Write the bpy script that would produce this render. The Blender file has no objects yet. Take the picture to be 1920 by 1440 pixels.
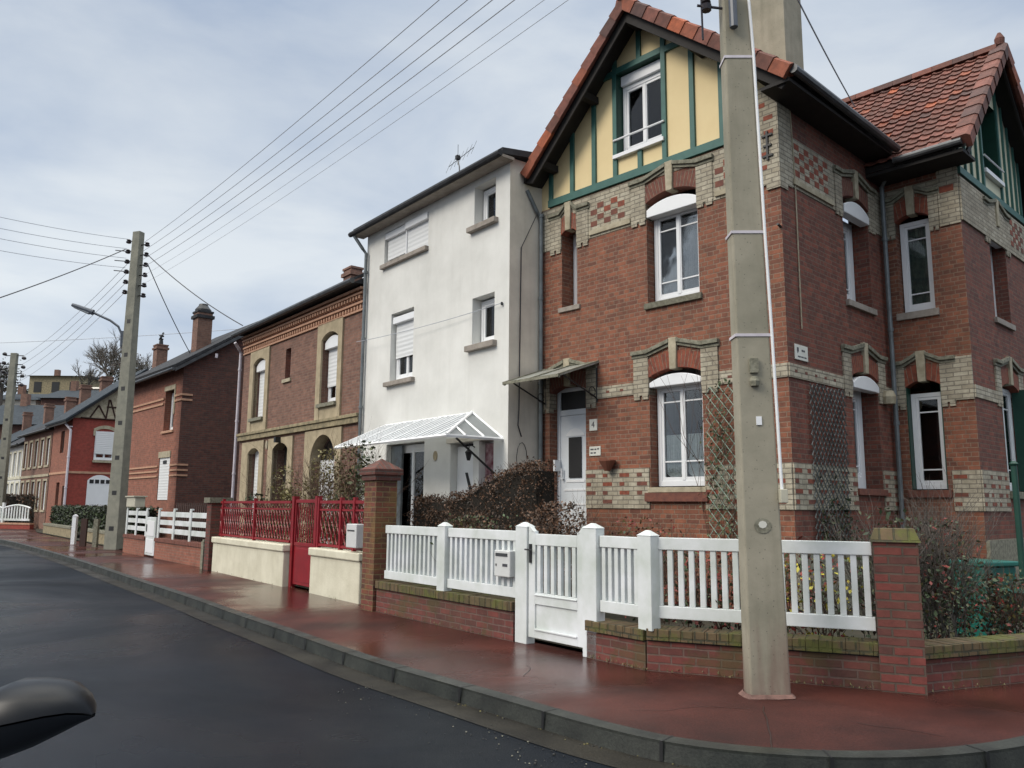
import bpy, bmesh, random
from math import *
from mathutils import Vector, Matrix, noise
random.seed(7)
S = bpy.context.scene
COL = S.collection
# ------------------------------------------------------------------ camera
CAMH = 1.45
PITCH, ROLL = radians(8.6), radians(.45)
fw = Vector((0, cos(PITCH), sin(PITCH))); up0 = Vector((0, -sin(PITCH), cos(PITCH))); rt0 = Vector((1, 0, 0))
rt = rt0*cos(ROLL) + up0*sin(ROLL); up = -rt0*sin(ROLL) + up0*cos(ROLL)
cd = bpy.data.cameras.new('camera'); cam = bpy.data.objects.new('camera', cd); COL.objects.link(cam)
cam.matrix_world = Matrix(((rt.x, up.x, -fw.x, 0), (rt.y, up.y, -fw.y, 0), (rt.z, up.z, -fw.z, CAMH), (0, 0, 0, 1)))
cd.sensor_fit = 'HORIZONTAL'; cd.sensor_width = 36; cd.lens = 1530/1920*36; cd.clip_end = 3000; cd.clip_start = .05
S.camera = cam
S.render.resolution_x = 1024; S.render.resolution_y = 768
# ------------------------------------------------------------------ world, sun, exposure
S.view_settings.view_transform = 'Standard'; S.view_settings.look = 'None'; S.view_settings.gamma = 1
S.view_settings.exposure = 0.0
SUN = Vector((-.80, -.42, .66)).normalized()
W = bpy.data.worlds.new('World'); S.world = W; W.use_nodes = True
nt = W.node_tree; nt.nodes.clear()
def N(nt, t, **k):
    n = nt.nodes.new(t)
    for a, b in k.items():
        if a == 'inp':
            for i, v in b.items(): n.inputs[i].default_value = v
        else: setattr(n, a, b)
    return n
out = N(nt, 'ShaderNodeOutputWorld'); bg = N(nt, 'ShaderNodeBackground', inp={'Strength': .1})
sky = N(nt, 'ShaderNodeTexSky', sky_type='NISHITA', sun_disc=False, sun_elevation=asin(SUN.z), sun_rotation=atan2(SUN.x, SUN.y), air_density=1.2, dust_density=2.5)
tc = N(nt, 'ShaderNodeTexCoord'); mp = N(nt, 'ShaderNodeMapping', inp={'Scale': (1, 1, 2.6), 'Location': (.3, .1, 0)})
n1 = N(nt, 'ShaderNodeTexNoise', inp={'Scale': 2.3, 'Detail': 7, 'Roughness': .52, 'Distortion': .25})
n2 = N(nt, 'ShaderNodeTexNoise', inp={'Scale': .9, 'Detail': 3, 'Roughness': .5})
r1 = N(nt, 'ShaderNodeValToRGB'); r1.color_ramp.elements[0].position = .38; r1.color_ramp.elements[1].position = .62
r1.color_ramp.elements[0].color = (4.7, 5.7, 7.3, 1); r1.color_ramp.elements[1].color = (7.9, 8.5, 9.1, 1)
r2 = N(nt, 'ShaderNodeValToRGB'); r2.color_ramp.elements[0].position = .3; r2.color_ramp.elements[1].position = .7
r2.color_ramp.elements[0].color = (.8, .82, .86, 1); r2.color_ramp.elements[1].color = (1.08, 1.07, 1.05, 1)
mul = N(nt, 'ShaderNodeMixRGB', blend_type='MULTIPLY', inp={0: 1.0}); mx = N(nt, 'ShaderNodeMixRGB', inp={0: .9})
L = nt.links.new
L(tc.outputs['Generated'], mp.inputs[0]); L(mp.outputs[0], n1.inputs[0]); L(mp.outputs[0], n2.inputs[0])
L(n1.outputs[0], r1.inputs[0]); L(n2.outputs[0], r2.inputs[0]); L(r1.outputs[0], mul.inputs[1]); L(r2.outputs[0], mul.inputs[2])
sep = N(nt, 'ShaderNodeSeparateXYZ'); L(tc.outputs['Generated'], sep.inputs[0])
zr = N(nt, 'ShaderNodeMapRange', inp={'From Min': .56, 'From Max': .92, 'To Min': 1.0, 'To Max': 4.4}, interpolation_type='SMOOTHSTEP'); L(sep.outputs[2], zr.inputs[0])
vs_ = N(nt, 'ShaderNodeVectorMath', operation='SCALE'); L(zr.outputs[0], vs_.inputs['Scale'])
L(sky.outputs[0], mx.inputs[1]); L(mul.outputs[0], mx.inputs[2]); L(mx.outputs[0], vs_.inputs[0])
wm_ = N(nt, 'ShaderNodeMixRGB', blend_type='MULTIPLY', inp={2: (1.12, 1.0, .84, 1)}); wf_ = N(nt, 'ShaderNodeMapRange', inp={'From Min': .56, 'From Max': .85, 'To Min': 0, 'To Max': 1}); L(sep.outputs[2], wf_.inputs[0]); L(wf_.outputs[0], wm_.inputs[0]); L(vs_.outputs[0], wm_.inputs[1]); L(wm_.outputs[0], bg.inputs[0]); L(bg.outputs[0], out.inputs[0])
sl = bpy.data.lights.new('sun', 'SUN'); sl.energy = 2.1; sl.angle = radians(25); sl.color = (1, .93, .82)
so = bpy.data.objects.new('sun', sl); COL.objects.link(so); so.rotation_euler = SUN.to_track_quat('Z', 'Y').to_euler()

# ------------------------------------------------------------------ materials
MATS = {}
def newmat(name):
    m = bpy.data.materials.new(name); m.use_nodes = True; t = m.node_tree; t.nodes.clear()
    o = N(t, 'ShaderNodeOutputMaterial'); b = N(t, 'ShaderNodeBsdfPrincipled'); t.links.new(b.outputs[0], o.inputs[0])
    MATS[name] = m
    return m, t, b, o
def bump(t, b, src, s, d):
    n = N(t, 'ShaderNodeBump', inp={'Strength': s, 'Distance': d}); t.links.new(src, n.inputs['Height']); t.links.new(n.outputs[0], b.inputs['Normal'])
def plain(name, c1, c2=None, rough=.6, sc=3., det=5, metal=0, bmp=0, bsc=60, rr=None, uv=False, spec=.5):
    m, t, b, o = newmat(name); c2 = c2 or tuple(x*.75 for x in c1)
    tcn = N(t, 'ShaderNodeTexCoord'); co = tcn.outputs['UV' if uv else 'Object']
    n = N(t, 'ShaderNodeTexNoise', inp={'Scale': sc, 'Detail': det, 'Roughness': .6}); t.links.new(co, n.inputs[0])
    r = N(t, 'ShaderNodeValToRGB'); r.color_ramp.elements[0].position = .35; r.color_ramp.elements[1].position = .65
    r.color_ramp.elements[0].color = (*c2, 1); r.color_ramp.elements[1].color = (*c1, 1)
    t.links.new(n.outputs[0], r.inputs[0]); t.links.new(r.outputs[0], b.inputs['Base Color'])
    b.inputs['Metallic'].default_value = metal; b.inputs['Roughness'].default_value = rough; b.inputs['Specular IOR Level'].default_value = spec
    if rr:
        q = N(t, 'ShaderNodeMapRange', inp={'From Min': .35, 'From Max': .65, 'To Min': rr[0], 'To Max': rr[1]}); t.links.new(n.outputs[0], q.inputs[0]); t.links.new(q.outputs[0], b.inputs['Roughness'])
    if bmp:
        n3 = N(t, 'ShaderNodeTexNoise', inp={'Scale': bsc, 'Detail': 4}); t.links.new(co, n3.inputs[0]); bump(t, b, n3.outputs[0], bmp, .01)
    return m
def brick(name, c1, c2, mortar, dirt=(.05, .04, .03), dirtamt=.35, bw=.22, rh=.072, ms=.009, bmp=.6, rough=.85, bias=0., moss=None, sq=1.):
    m, t, b, o = newmat(name)
    tcn = N(t, 'ShaderNodeTexCoord'); uvn = tcn.outputs['UV']
    # slight waviness of the courses
    nd = N(t, 'ShaderNodeTexNoise', inp={'Scale': 9, 'Detail': 2}); t.links.new(uvn, nd.inputs[0])
    md = N(t, 'ShaderNodeMixRGB', blend_type='LINEAR_LIGHT', inp={0: .006}); t.links.new(uvn, md.inputs[1]); t.links.new(nd.outputs['Color'], md.inputs[2])
    br = N(t, 'ShaderNodeTexBrick', offset=.5, squash=sq, squash_frequency=2, inp={'Scale': 1, 'Mortar Size': ms, 'Mortar Smooth': .25, 'Bias': bias, 'Brick Width': bw, 'Row Height': rh,
           'Color1': (*c1, 1), 'Color2': (*c2, 1), 'Mortar': (*mortar, 1)})
    t.links.new(md.outputs[0], br.inputs[0])
    # second, per-brick-ish tint
    n2 = N(t, 'ShaderNodeTexNoise', inp={'Scale': 6, 'Detail': 6, 'Roughness': .75}); t.links.new(uvn, n2.inputs[0])
    hs = N(t, 'ShaderNodeHueSaturation', inp={'Saturation': 1}); q = N(t, 'ShaderNodeMapRange', inp={'From Min': .3, 'From Max': .7, 'To Min': .68, 'To Max': 1.3})
    t.links.new(n2.outputs[0], q.inputs[0]); t.links.new(q.outputs[0], hs.inputs['Value']); t.links.new(br.outputs[0], hs.inputs['Color'])
    n3 = N(t, 'ShaderNodeTexNoise', inp={'Scale': .8, 'Detail': 6, 'Roughness': .65}); t.links.new(tcn.outputs['Object'], n3.inputs[0])
    q2 = N(t, 'ShaderNodeMapRange', inp={'From Min': .45, 'From Max': .75, 'To Min': 0, 'To Max': dirtamt}); t.links.new(n3.outputs[0], q2.inputs[0])
    mxn = N(t, 'ShaderNodeMixRGB', inp={2: (*dirt, 1)}); t.links.new(q2.outputs[0], mxn.inputs[0]); t.links.new(hs.outputs[0], mxn.inputs[1])
    last = mxn.outputs[0]
    if moss:
        n4 = N(t, 'ShaderNodeTexNoise', inp={'Scale': 2.2, 'Detail': 8, 'Roughness': .7}); t.links.new(tcn.outputs['Object'], n4.inputs[0])
        q4 = N(t, 'ShaderNodeMapRange', inp={'From Min': .5, 'From Max': .6, 'To Min': 0, 'To Max': moss[1]}); t.links.new(n4.outputs[0], q4.inputs[0])
        m4 = N(t, 'ShaderNodeMixRGB', inp={2: (*moss[0], 1)}); t.links.new(q4.outputs[0], m4.inputs[0]); t.links.new(last, m4.inputs[1]); last = m4.outputs[0]
    t.links.new(last, b.inputs['Base Color']); b.inputs['Roughness'].default_value = rough
    inv = N(t, 'ShaderNodeMath', operation='SUBTRACT', inp={0: 1.0}); t.links.new(br.outputs['Fac'], inv.inputs[1])
    ad = N(t, 'ShaderNodeMath', operation='MULTIPLY_ADD', inp={1: .5}); t.links.new(n2.outputs[0], ad.inputs[0]); t.links.new(inv.outputs[0], ad.inputs[2])
    bump(t, b, ad.outputs[0], bmp, .012)
    return m
def glassmat(name, tint=(.88, .9, .9), ref=.9):
    m, t, b, o = newmat(name); t.nodes.remove(b)
    tr = N(t, 'ShaderNodeBsdfTransparent', inp={0: (*tint, 1)}); gl = N(t, 'ShaderNodeBsdfGlossy', inp={0: (ref, ref, ref, 1), 'Roughness': .03})
    lw = N(t, 'ShaderNodeFresnel', inp={'IOR': 1.6}); ms = N(t, 'ShaderNodeMixShader')
    nn = N(t, 'ShaderNodeTexNoise', inp={'Scale': 1.6}); tcn = N(t, 'ShaderNodeTexCoord'); t.links.new(tcn.outputs['Object'], nn.inputs[0])
    bp = N(t, 'ShaderNodeBump', inp={'Strength': .05, 'Distance': .05}); t.links.new(nn.outputs[0], bp.inputs['Height']); t.links.new(bp.outputs[0], gl.inputs['Normal'])
    t.links.new(lw.outputs[0], ms.inputs[0]); t.links.new(tr.outputs[0], ms.inputs[1]); t.links.new(gl.outputs[0], ms.inputs[2]); t.links.new(ms.outputs[0], o.inputs[0])
    return m
def leafmat(name, c, c2):
    m, t, b, o = newmat(name)
    g = N(t, 'ShaderNodeNewGeometry'); r = N(t, 'ShaderNodeValToRGB'); r.color_ramp.elements[0].color = (*c, 1); r.color_ramp.elements[1].color = (*c2, 1)
    t.links.new(g.outputs['Random Per Island'], r.inputs[0]); t.links.new(r.outputs[0], b.inputs['Base Color']); b.inputs['Roughness'].default_value = .6
    b.inputs['Subsurface Weight'].default_value = 0
    return m

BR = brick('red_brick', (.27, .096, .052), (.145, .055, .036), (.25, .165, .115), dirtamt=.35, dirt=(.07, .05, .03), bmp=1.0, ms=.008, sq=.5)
BRS = brick('shaded_side_brick', (.215, .062, .038), (.11, .038, .028), (.15, .095, .07), dirtamt=.35, ms=.008, sq=.5)  # darker copy of the front brick, shade of the side walls in its colour
BRD = brick('sooty_brick', (.13, .045, .032), (.075, .03, .025), (.08, .06, .05), dirtamt=.4)
BRP = brick('smooth_brick', (.30, .105, .065), (.22, .078, .05), (.24, .14, .10), dirtamt=.3, bmp=.25)
BRY = brick('brown_brick', (.23, .115, .08), (.15, .075, .055), (.19, .13, .10), dirtamt=.3, bmp=.3)
BRR = brick('painted_brick', (.30, .05, .035), (.25, .045, .03), (.24, .06, .045), dirtamt=.2, bmp=.2)
CRB = brick('cream_brick', (.44, .40, .31), (.33, .29, .215), (.21, .185, .145), dirtamt=.7, dirt=(.14, .115, .085), bw=.22, bmp=.7)
WALLB = brick('garden_brick', (.17, .045, .036), (.09, .033, .027), (.14, .085, .07), dirtamt=.5, dirt=(.06, .05, .03), moss=((.07, .065, .02), .55), bmp=.9)
CAPB = brick('mossy_cap_brick', (.13, .085, .045), (.085, .07, .03), (.05, .045, .025), bw=.11, rh=.3, dirtamt=.5, dirt=(.04, .04, .015), moss=((.10, .11, .02), .8), bmp=1.)
PILB = brick('pillar_brick', (.17, .04, .032), (.085, .033, .027), (.085, .06, .046), dirtamt=.7, dirt=(.075, .05, .03), bmp=.9)
PILB2 = brick('weathered_pillar_brick', (.17, .045, .03), (.07, .03, .022), (.17, .12, .06), dirtamt=.6, dirt=(.16, .10, .03), bmp=.9, moss=((.20, .12, .035), .5))
ARCHB = plain('arch_brick_red', (.28, .075, .04), (.15, .045, .03), .85, sc=14, bmp=.3)
ARCHD = plain('arch_brick_dark', (.19, .07, .045), (.12, .045, .035), .85, sc=14, bmp=.3)
CREAM = plain('weathered_cream_stone', (.45, .40, .29), (.30, .26, .18), .85, sc=7, bmp=.3, bsc=30)
LICH = plain('lichen_stone', (.26, .25, .19), (.13, .125, .09), .9, sc=16, bmp=.5, bsc=40)
STONEY = plain('tan_stone', (.43, .355, .235), (.31, .255, .165), .85, sc=4, bmp=.2)
STONEG = plain('weathered_tan_stone', (.34, .28, .17), (.17, .145, .09), .9, sc=6, bmp=.3)
BAND = plain('pink_stone_band', (.50, .29, .19), (.40, .23, .15), .85, sc=5)
YEL = plain('gable_yellow', (.76, .61, .34), (.72, .57, .31), .75, sc=1.5)
CRM2 = plain('gable_cream', (.62, .60, .44), (.56, .54, .39), .75, sc=1.5)
GRN = plain('green_timber', (.035, .125, .105), (.025, .10, .085), .55, sc=6)
GRND = plain('dark_green_paint', (.008, .055, .035), (.006, .04, .028), .5, sc=6)
WHT = plain('white_paint', (.80, .81, .82), (.76, .77, .78), .35, sc=2)
FENCEW = plain('white_fence_plastic', (.75, .77, .79), (.52, .56, .52), .38, sc=1.7, det=10)
SHUT = plain('white_shutter_slats', (.72, .73, .73), (.68, .69, .69), .5, sc=1)
def slats(m, n=22):
    t = m.node_tree; b = [x for x in t.nodes if x.type == 'BSDF_PRINCIPLED'][0]; tcn = N(t, 'ShaderNodeTexCoord')
    w = N(t, 'ShaderNodeTexWave', bands_direction='Z', inp={'Scale': 3.2}); t.links.new(tcn.outputs['Object'], w.inputs[0]); bump(t, b, w.outputs[0], .5, .01)
slats(SHUT)
STUC = plain('white_stucco', (.74, .735, .70), (.62, .615, .58), .9, sc=.9, det=8, bmp=.35, bsc=70)
STUCG = plain('grey_stucco', (.68, .63, .54), (.54, .50, .43), .9, sc=1.4, det=8, bmp=.35, bsc=70)
def streaks(m, amt=.5):
    t = m.node_tree; b = [x for x in t.nodes if x.type == 'BSDF_PRINCIPLED'][0]; tcn = N(t, 'ShaderNodeTexCoord')
    mpn = N(t, 'ShaderNodeMapping', inp={'Scale': (3.5, 3.5, .35)}); n = N(t, 'ShaderNodeTexNoise', inp={'Scale': 1.3, 'Detail': 7, 'Roughness': .65})
    q = N(t, 'ShaderNodeMapRange', inp={'From Min': .5, 'From Max': .8, 'To Min': 0, 'To Max': amt}); x = N(t, 'ShaderNodeMixRGB', blend_type='MULTIPLY', inp={2: (.55, .53, .48, 1)})
    old = b.inputs['Base Color'].links[0].from_socket
    t.links.new(tcn.outputs['Object'], mpn.inputs[0]); t.links.new(mpn.outputs[0], n.inputs[0]); t.links.new(n.outputs[0], q.inputs[0]); t.links.new(q.outputs[0], x.inputs[0]); t.links.new(old, x.inputs[1]); t.links.new(x.outputs[0], b.inputs['Base Color'])
streaks(STUC, .16); streaks(STUCG, .35); streaks(CRB, .5)
CWALL = plain('cream_render', (.66, .63, .50), (.55, .52, .40), .85, sc=2.5, bmp=.4, bsc=25); streaks(CWALL, .25)
CONC = plain('pole_concrete', (.34, .31, .24), (.24, .225, .17), .9, sc=2.2, det=9, bmp=.14, bsc=40); streaks(CONC, .6)
PCOL = plain('stained_mortar', (.20, .11, .09), (.10, .055, .045), .9, sc=9, bmp=.4)
def base_stain(m):
    t = m.node_tree; b = [x for x in t.nodes if x.type == 'BSDF_PRINCIPLED'][0]; tcn = N(t, 'ShaderNodeTexCoord'); old = b.inputs['Base Color'].links[0].from_socket
    sp = N(t, 'ShaderNodeSeparateXYZ'); t.links.new(tcn.outputs['Object'], sp.inputs[0])
    mpn = N(t, 'ShaderNodeMapping', inp={'Scale': (9, 9, 1.2)}); n = N(t, 'ShaderNodeTexNoise', inp={'Scale': 1.1, 'Detail': 6}); t.links.new(tcn.outputs['Object'], mpn.inputs[0]); t.links.new(mpn.outputs[0], n.inputs[0])
    a = N(t, 'ShaderNodeMath', operation='MULTIPLY_ADD', inp={1: -1.5, 2: 1.0}); t.links.new(n.outputs[0], a.inputs[0]); ad = N(t, 'ShaderNodeMath', operation='ADD'); t.links.new(a.outputs[0], ad.inputs[0]); t.links.new(sp.outputs[2], ad.inputs[1])
    q = N(t, 'ShaderNodeMapRange', inp={'From Min': .15, 'From Max': .75, 'To Min': .75, 'To Max': 0}); t.links.new(ad.outputs[0], q.inputs[0])
    x = N(t, 'ShaderNodeMixRGB', inp={2: (.17, .105, .085, 1)}); t.links.new(q.outputs[0], x.inputs[0]); t.links.new(old, x.inputs[1]); t.links.new(x.outputs[0], b.inputs['Base Color'])
    # pits and pour holes
    v = N(t, 'ShaderNodeTexVoronoi', inp={'Scale': 26}); t.links.new(tcn.outputs['Object'], v.inputs[0])
    q2 = N(t, 'ShaderNodeMapRange', inp={'From Min': .06, 'From Max': .16, 'To Min': .45, 'To Max': 1}); t.links.new(v.outputs['Distance'], q2.inputs[0])
    sc_ = N(t, 'ShaderNodeVectorMath', operation='SCALE'); t.links.new(x.outputs[0], sc_.inputs[0]); t.links.new(q2.outputs[0], sc_.inputs['Scale']); t.links.new(sc_.outputs[0], b.inputs['Base Color'])
base_stain(CONC)
CONCF = plain('far_pole_concrete', (.24, .235, .19), (.17, .17, .14), .9, sc=4)
SILLC = plain('grey_sill_stone', (.33, .29, .25), (.24, .21, .18), .85, sc=8)
SILLM = plain('mossy_sill', (.20, .19, .145), (.10, .095, .065), .9, sc=18, bmp=.4)
ROOFD = plain('dark_roof_slate', (.045, .046, .05), (.025, .026, .029), .75, sc=6, bmp=.3, spec=.2)
SLATE = plain('blue_slate', (.045, .055, .065), (.025, .032, .04), .75, sc=5, bmp=.3, spec=.2)
SOFF = plain('dark_soffit_wood', (.022, .018, .016), (.014, .012, .011), .8, sc=5)
GUTT = plain('zinc_gutter', (.10, .105, .11), (.06, .062, .065), .45, sc=5, metal=.4)
PIPE = plain('zinc_downpipe', (.17, .19, .20), (.11, .125, .13), .5, sc=5, metal=.3)
PIPEW = plain('pale_downpipe', (.62, .58, .62), (.5, .46, .5), .5, sc=5)
TILES = [plain('clay_tile_%s' % k, c, tuple(x*.6 for x in c), .8, sc=9, det=7, bmp=.4) for k, c in
         (('orange', (.30, .088, .045)), ('brown', (.15, .055, .038)), ('rose', (.22, .078, .055)), ('sooty', (.105, .05, .042)), ('bright', (.42, .11, .045)))]
BLACK = plain('black_metal', (.012, .012, .013), (.008, .008, .009), .5)
DARKW = plain('brown_fence_wood', (.05, .02, .014), (.035, .015, .01), .7)
REDM = plain('red_painted_metal', (.24, .008, .014), (.19, .006, .011), .4, sc=4)
MBOX = plain('grey_mailbox_metal', (.60, .61, .60), (.52, .53, .52), .5)
MBOXC = plain('cream_mailbox_metal', (.50, .48, .38), (.42, .40, .32), .5)
INK = plain('sign_ink', (.06, .06, .07), (.04, .04, .05), .6)
PLATE = plain('plate_enamel', (.66, .66, .60), (.58, .57, .5), .4)
ROOM = plain('dim_room_interior', (.035, .03, .03), (.02, .018, .018), .9)  # near-black colour stands in for the dimness of the rooms
CURT = plain('white_lace_curtain', (.62, .66, .66), (.48, .53, .53), .9, sc=25)
CURTG = plain('grey_net_curtain', (.30, .33, .36), (.22, .25, .28), .9, sc=12)
CURTN = plain('green_print_curtain', (.22, .27, .22), (.10, .15, .13), .9, sc=9)
DOORW = plain('white_door_panel', (.72, .75, .78), (.64, .68, .71), .4, sc=2)
GLASS = glassmat('window_glass')
CANG = plain('canopy_wired_glass', (.36, .37, .34), (.22, .225, .19), .4, sc=10)
CANP = plain('canopy_pale_sheet', (.50, .53, .54), (.42, .46, .47), .35, sc=10)
def translucent(m, f=.5):
    t = m.node_tree; o = [x for x in t.nodes if x.type == 'OUTPUT_MATERIAL'][0]; b = [x for x in t.nodes if x.type == 'BSDF_PRINCIPLED'][0]
    tr = N(t, 'ShaderNodeBsdfTranslucent', inp={0: (.75, .78, .78, 1)}); ms = N(t, 'ShaderNodeMixShader', inp={0: f}); t.links.new(b.outputs[0], ms.inputs[1]); t.links.new(tr.outputs[0], ms.inputs[2]); t.links.new(ms.outputs[0], o.inputs[0])
translucent(CANP, .55)
CANW = plain('canopy_white_bar', (.85, .86, .86), (.8, .8, .8), .35)
WIRE = plain('wire_sheath', (.42, .44, .48), (.34, .36, .40), .6)
WIRED = plain('dark_wire_sheath', (.03, .03, .035), (.02, .02, .025), .6)
PORC = plain('dark_insulator_glaze', (.02, .012, .014), (.012, .008, .01), .25)
BARK = plain('brown_twig_bark', (.10, .06, .04), (.06, .035, .025), .9, sc=20)
BARKG = plain('grey_twig_bark', (.13, .115, .10), (.08, .07, .06), .9, sc=20)
LF = leafmat('hedge_leaf_green', (.018, .035, .010), (.05, .075, .02))
LFO = leafmat('olive_leaf', (.07, .06, .02), (.14, .12, .04))
LFOY = leafmat('yellow_olive_leaf', (.13, .11, .03), (.24, .21, .08))
LFB = leafmat('brown_hedge_leaf', (.06, .034, .018), (.17, .085, .045))
LFBD = leafmat('dark_brown_hedge_leaf', (.022, .016, .01), (.06, .035, .02))
LFR = leafmat('red_rose_leaf', (.16, .03, .025), (.32, .06, .045))
LFG = leafmat('rose_leaf_green', (.03, .055, .025), (.10, .14, .06))
LFY = leafmat('yellow_bloom', (.5, .42, .03), (.6, .55, .10))
LFD = leafmat('dark_conifer_leaf', (.010, .018, .010), (.03, .04, .02))
LFV = leafmat('ivy_leaf', (.03, .05, .02), (.10, .11, .05))
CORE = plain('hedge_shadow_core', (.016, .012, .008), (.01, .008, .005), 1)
TREL = plain('pale_green_trellis', (.34, .42, .34), (.22, .30, .24), .7)
TRELD = plain('grey_trellis', (.17, .18, .17), (.085, .095, .09), .7)
PLUM = plain('plum_curtain', (.14, .025, .04), (.38, .28, .30), .8, sc=6)
TERRA = plain('terracotta', (.20, .07, .04), (.12, .045, .03), .8)
BINP = plain('teal_bin_plastic', (.012, .14, .11), (.008, .10, .08), .4)
SOIL = plain('garden_soil', (.035, .028, .016), (.02, .022, .01), .95, sc=3, bmp=1, bsc=12)
CARB = plain('black_car_plastic', (.018, .020, .024), (.012, .013, .016), .32, sc=3)
CARG = plain('black_car_paint', (.004, .0045, .006), (.003, .0035, .005), .35, sc=3, spec=.3)
LAMPM = plain('grey_lamp_metal', (.10, .115, .14), (.07, .08, .10), .4)
LAMPC = plain('lamp_cover_clear', (.45, .48, .5), (.35, .38, .4), .25)
HILLM = plain('hill_scrub', (.05, .045, .025), (.022, .026, .014), 1, sc=.12, det=8)

# ------------------------------------------------------------------ mesh builder
class MB:
    def __init__(s, tr=None): s.v = []; s.f = []; s.mi = []; s.m = 0; s.tr = tr
    def add(s, vs, fs):
        b = len(s.v)
        for p in vs: s.v.append(tuple(s.tr(*p)) if s.tr else tuple(p))
        for f in fs: s.f.append([b+i for i in f]); s.mi.append(s.m)
        return s
    def box(s, x0, x1, y0, y1, z0, z1):
        return s.add([(x0, y0, z0), (x1, y0, z0), (x1, y1, z0), (x0, y1, z0), (x0, y0, z1), (x1, y0, z1), (x1, y1, z1), (x0, y1, z1)],
                     [(0, 3, 2, 1), (4, 5, 6, 7), (0, 1, 5, 4), (1, 2, 6, 5), (2, 3, 7, 6), (3, 0, 4, 7)])
    def hexa(s, p): return s.add(p, [(0, 3, 2, 1), (4, 5, 6, 7), (0, 1, 5, 4), (1, 2, 6, 5), (2, 3, 7, 6), (3, 0, 4, 7)])
    def prism(s, poly, a, b, ax='y'):      # poly in the two other axes
        n = len(poly)
        def P(p, d): return (p[0], d, p[1]) if ax == 'y' else ((d, p[0], p[1]) if ax == 'x' else (p[0], p[1], d))
        return s.add([P(p, a) for p in poly]+[P(p, b) for p in poly], [tuple(range(n)), tuple(range(2*n-1, n-1, -1))]+[(i, (i+1) % n, n+(i+1) % n, n+i) for i in range(n)])
    def tube(s, pts, r, n=6, r1=None, cap=True):
        pts = [Vector(p) for p in pts]; k = len(pts); vs = []; fs = []
        for i, p in enumerate(pts):
            d = (pts[min(i+1, k-1)]-pts[max(i-1, 0)]).normalized()
            a = d.cross(Vector((0, 0, 1)) if abs(d.z) < .9 else Vector((1, 0, 0))).normalized(); b = d.cross(a)
            rr = r if r1 is None else r+(r1-r)*i/(k-1)
            for j in range(n): q = p+(a*cos(2*pi*j/n)+b*sin(2*pi*j/n))*rr; vs.append(tuple(q))
        for i in range(k-1):
            for j in range(n): fs.append((i*n+j, i*n+(j+1) % n, (i+1)*n+(j+1) % n, (i+1)*n+j))
        if cap: fs.append(tuple(range(n))); fs.append(tuple((k-1)*n+j for j in range(n-1, -1, -1)))
        return s.add(vs, fs)
    def lathe(s, prof, c=(0, 0, 0), n=16):   # prof [(r,z)]
        vs = [(c[0]+r*cos(2*pi*j/n), c[1]+r*sin(2*pi*j/n), c[2]+z) for r, z in prof for j in range(n)]
        fs = [(i*n+j, i*n+(j+1) % n, (i+1)*n+(j+1) % n, (i+1)*n+j) for i in range(len(prof)-1) for j in range(n)]
        fs += [tuple(range(n)), tuple((len(prof)-1)*n+j for j in range(n-1, -1, -1))]
        return s.add(vs, fs)
    def build(s, name, mats, parent=None, smooth=False, bevel=0, label=None, loc=None, rot=0, recalc=True):
        me = bpy.data.meshes.new(name); me.from_pydata(s.v, [], s.f)
        mats = mats if isinstance(mats, (list, tuple)) else [mats]
        for m in mats: me.materials.append(m)
        me.polygons.foreach_set('material_index', s.mi)
        if recalc:
            bm = bmesh.new(); bm.from_mesh(me); bmesh.ops.recalc_face_normals(bm, faces=bm.faces); bm.to_mesh(me); bm.free()
        uv = me.uv_layers.new(name='UVMap').data
        for p in me.polygons:
            n = p.normal; ax = abs(n.x); ay = abs(n.y); az = abs(n.z)
            for li in p.loop_indices:
                c = me.vertices[me.loops[li].vertex_index].co
                if az > .8: uv[li].uv = (c.x, c.y)
                elif ax > ay: uv[li].uv = (c.y, c.z)
                else: uv[li].uv = (c.x, c.z)
        if smooth: me.polygons.foreach_set('use_smooth', [True]*len(me.polygons))
        o = bpy.data.objects.new(name, me); COL.objects.link(o)
        if parent: o.parent = parent
        if loc is not None: o.location = loc; o.rotation_euler = (0, 0, rot)
        if bevel:
            md = o.modifiers.new('bevel', 'BEVEL'); md.width = bevel; md.segments = 2; md.limit_method = 'ANGLE'
        if label: o['label'] = label
        return o
def tag(o, label, cat, group=None):
    o['label'] = label; o['category'] = cat; o['kind'] = 'thing'
    if group: o['group'] = group
    return o
class Fr:
    def __init__(s, o, th): s.o = Vector((o[0], o[1], 0)); t = radians(th); s.ex = Vector((sin(t), -cos(t), 0)); s.ey = Vector((cos(t), sin(t), 0)); s.rot = t-pi/2
    def w(s, x, y, z=0): return s.o+s.ex*x+s.ey*y+Vector((0, 0, z))
    def loc(s, p): d = Vector(p)-s.o; return (d.dot(s.ex), d.dot(s.ey), d.z)
def thing(name, label, cat, fr=None, x=0, y=0, z=0, group=None, rot=0):
    o = bpy.data.objects.new(name, None); COL.objects.link(o); o.empty_display_size = .2
    if fr: o.location = fr.w(x, y, z); o.rotation_euler = (0, 0, fr.rot+rot)
    else: o.location = (x, y, z); o.rotation_euler = (0, 0, rot)
    return tag(o, label, cat, group)
def struct(o): o['kind'] = 'structure'; return o
B = Fr((3.89, 11.33), 43.4)        # corner house
WH = Fr((-.063, 14.404), 38.2)     # white house
_q = WH.w(-5.5, 0); YH = Fr((_q.x, _q.y), 38.3)
RH = Fr((-11.40, 27.97), 41)
NH = Fr((-23.32, 43.2), 41)
FA = Fr((.11, 9.17), 37.6)         # white fence line
FB = Fr((1.233, 7.711), 67.3)
FC_ = Fr((3.33, 6.86), 111.7)
CR = Fr((-2.26, 12.56), 36.05)     # cream wall line
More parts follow.
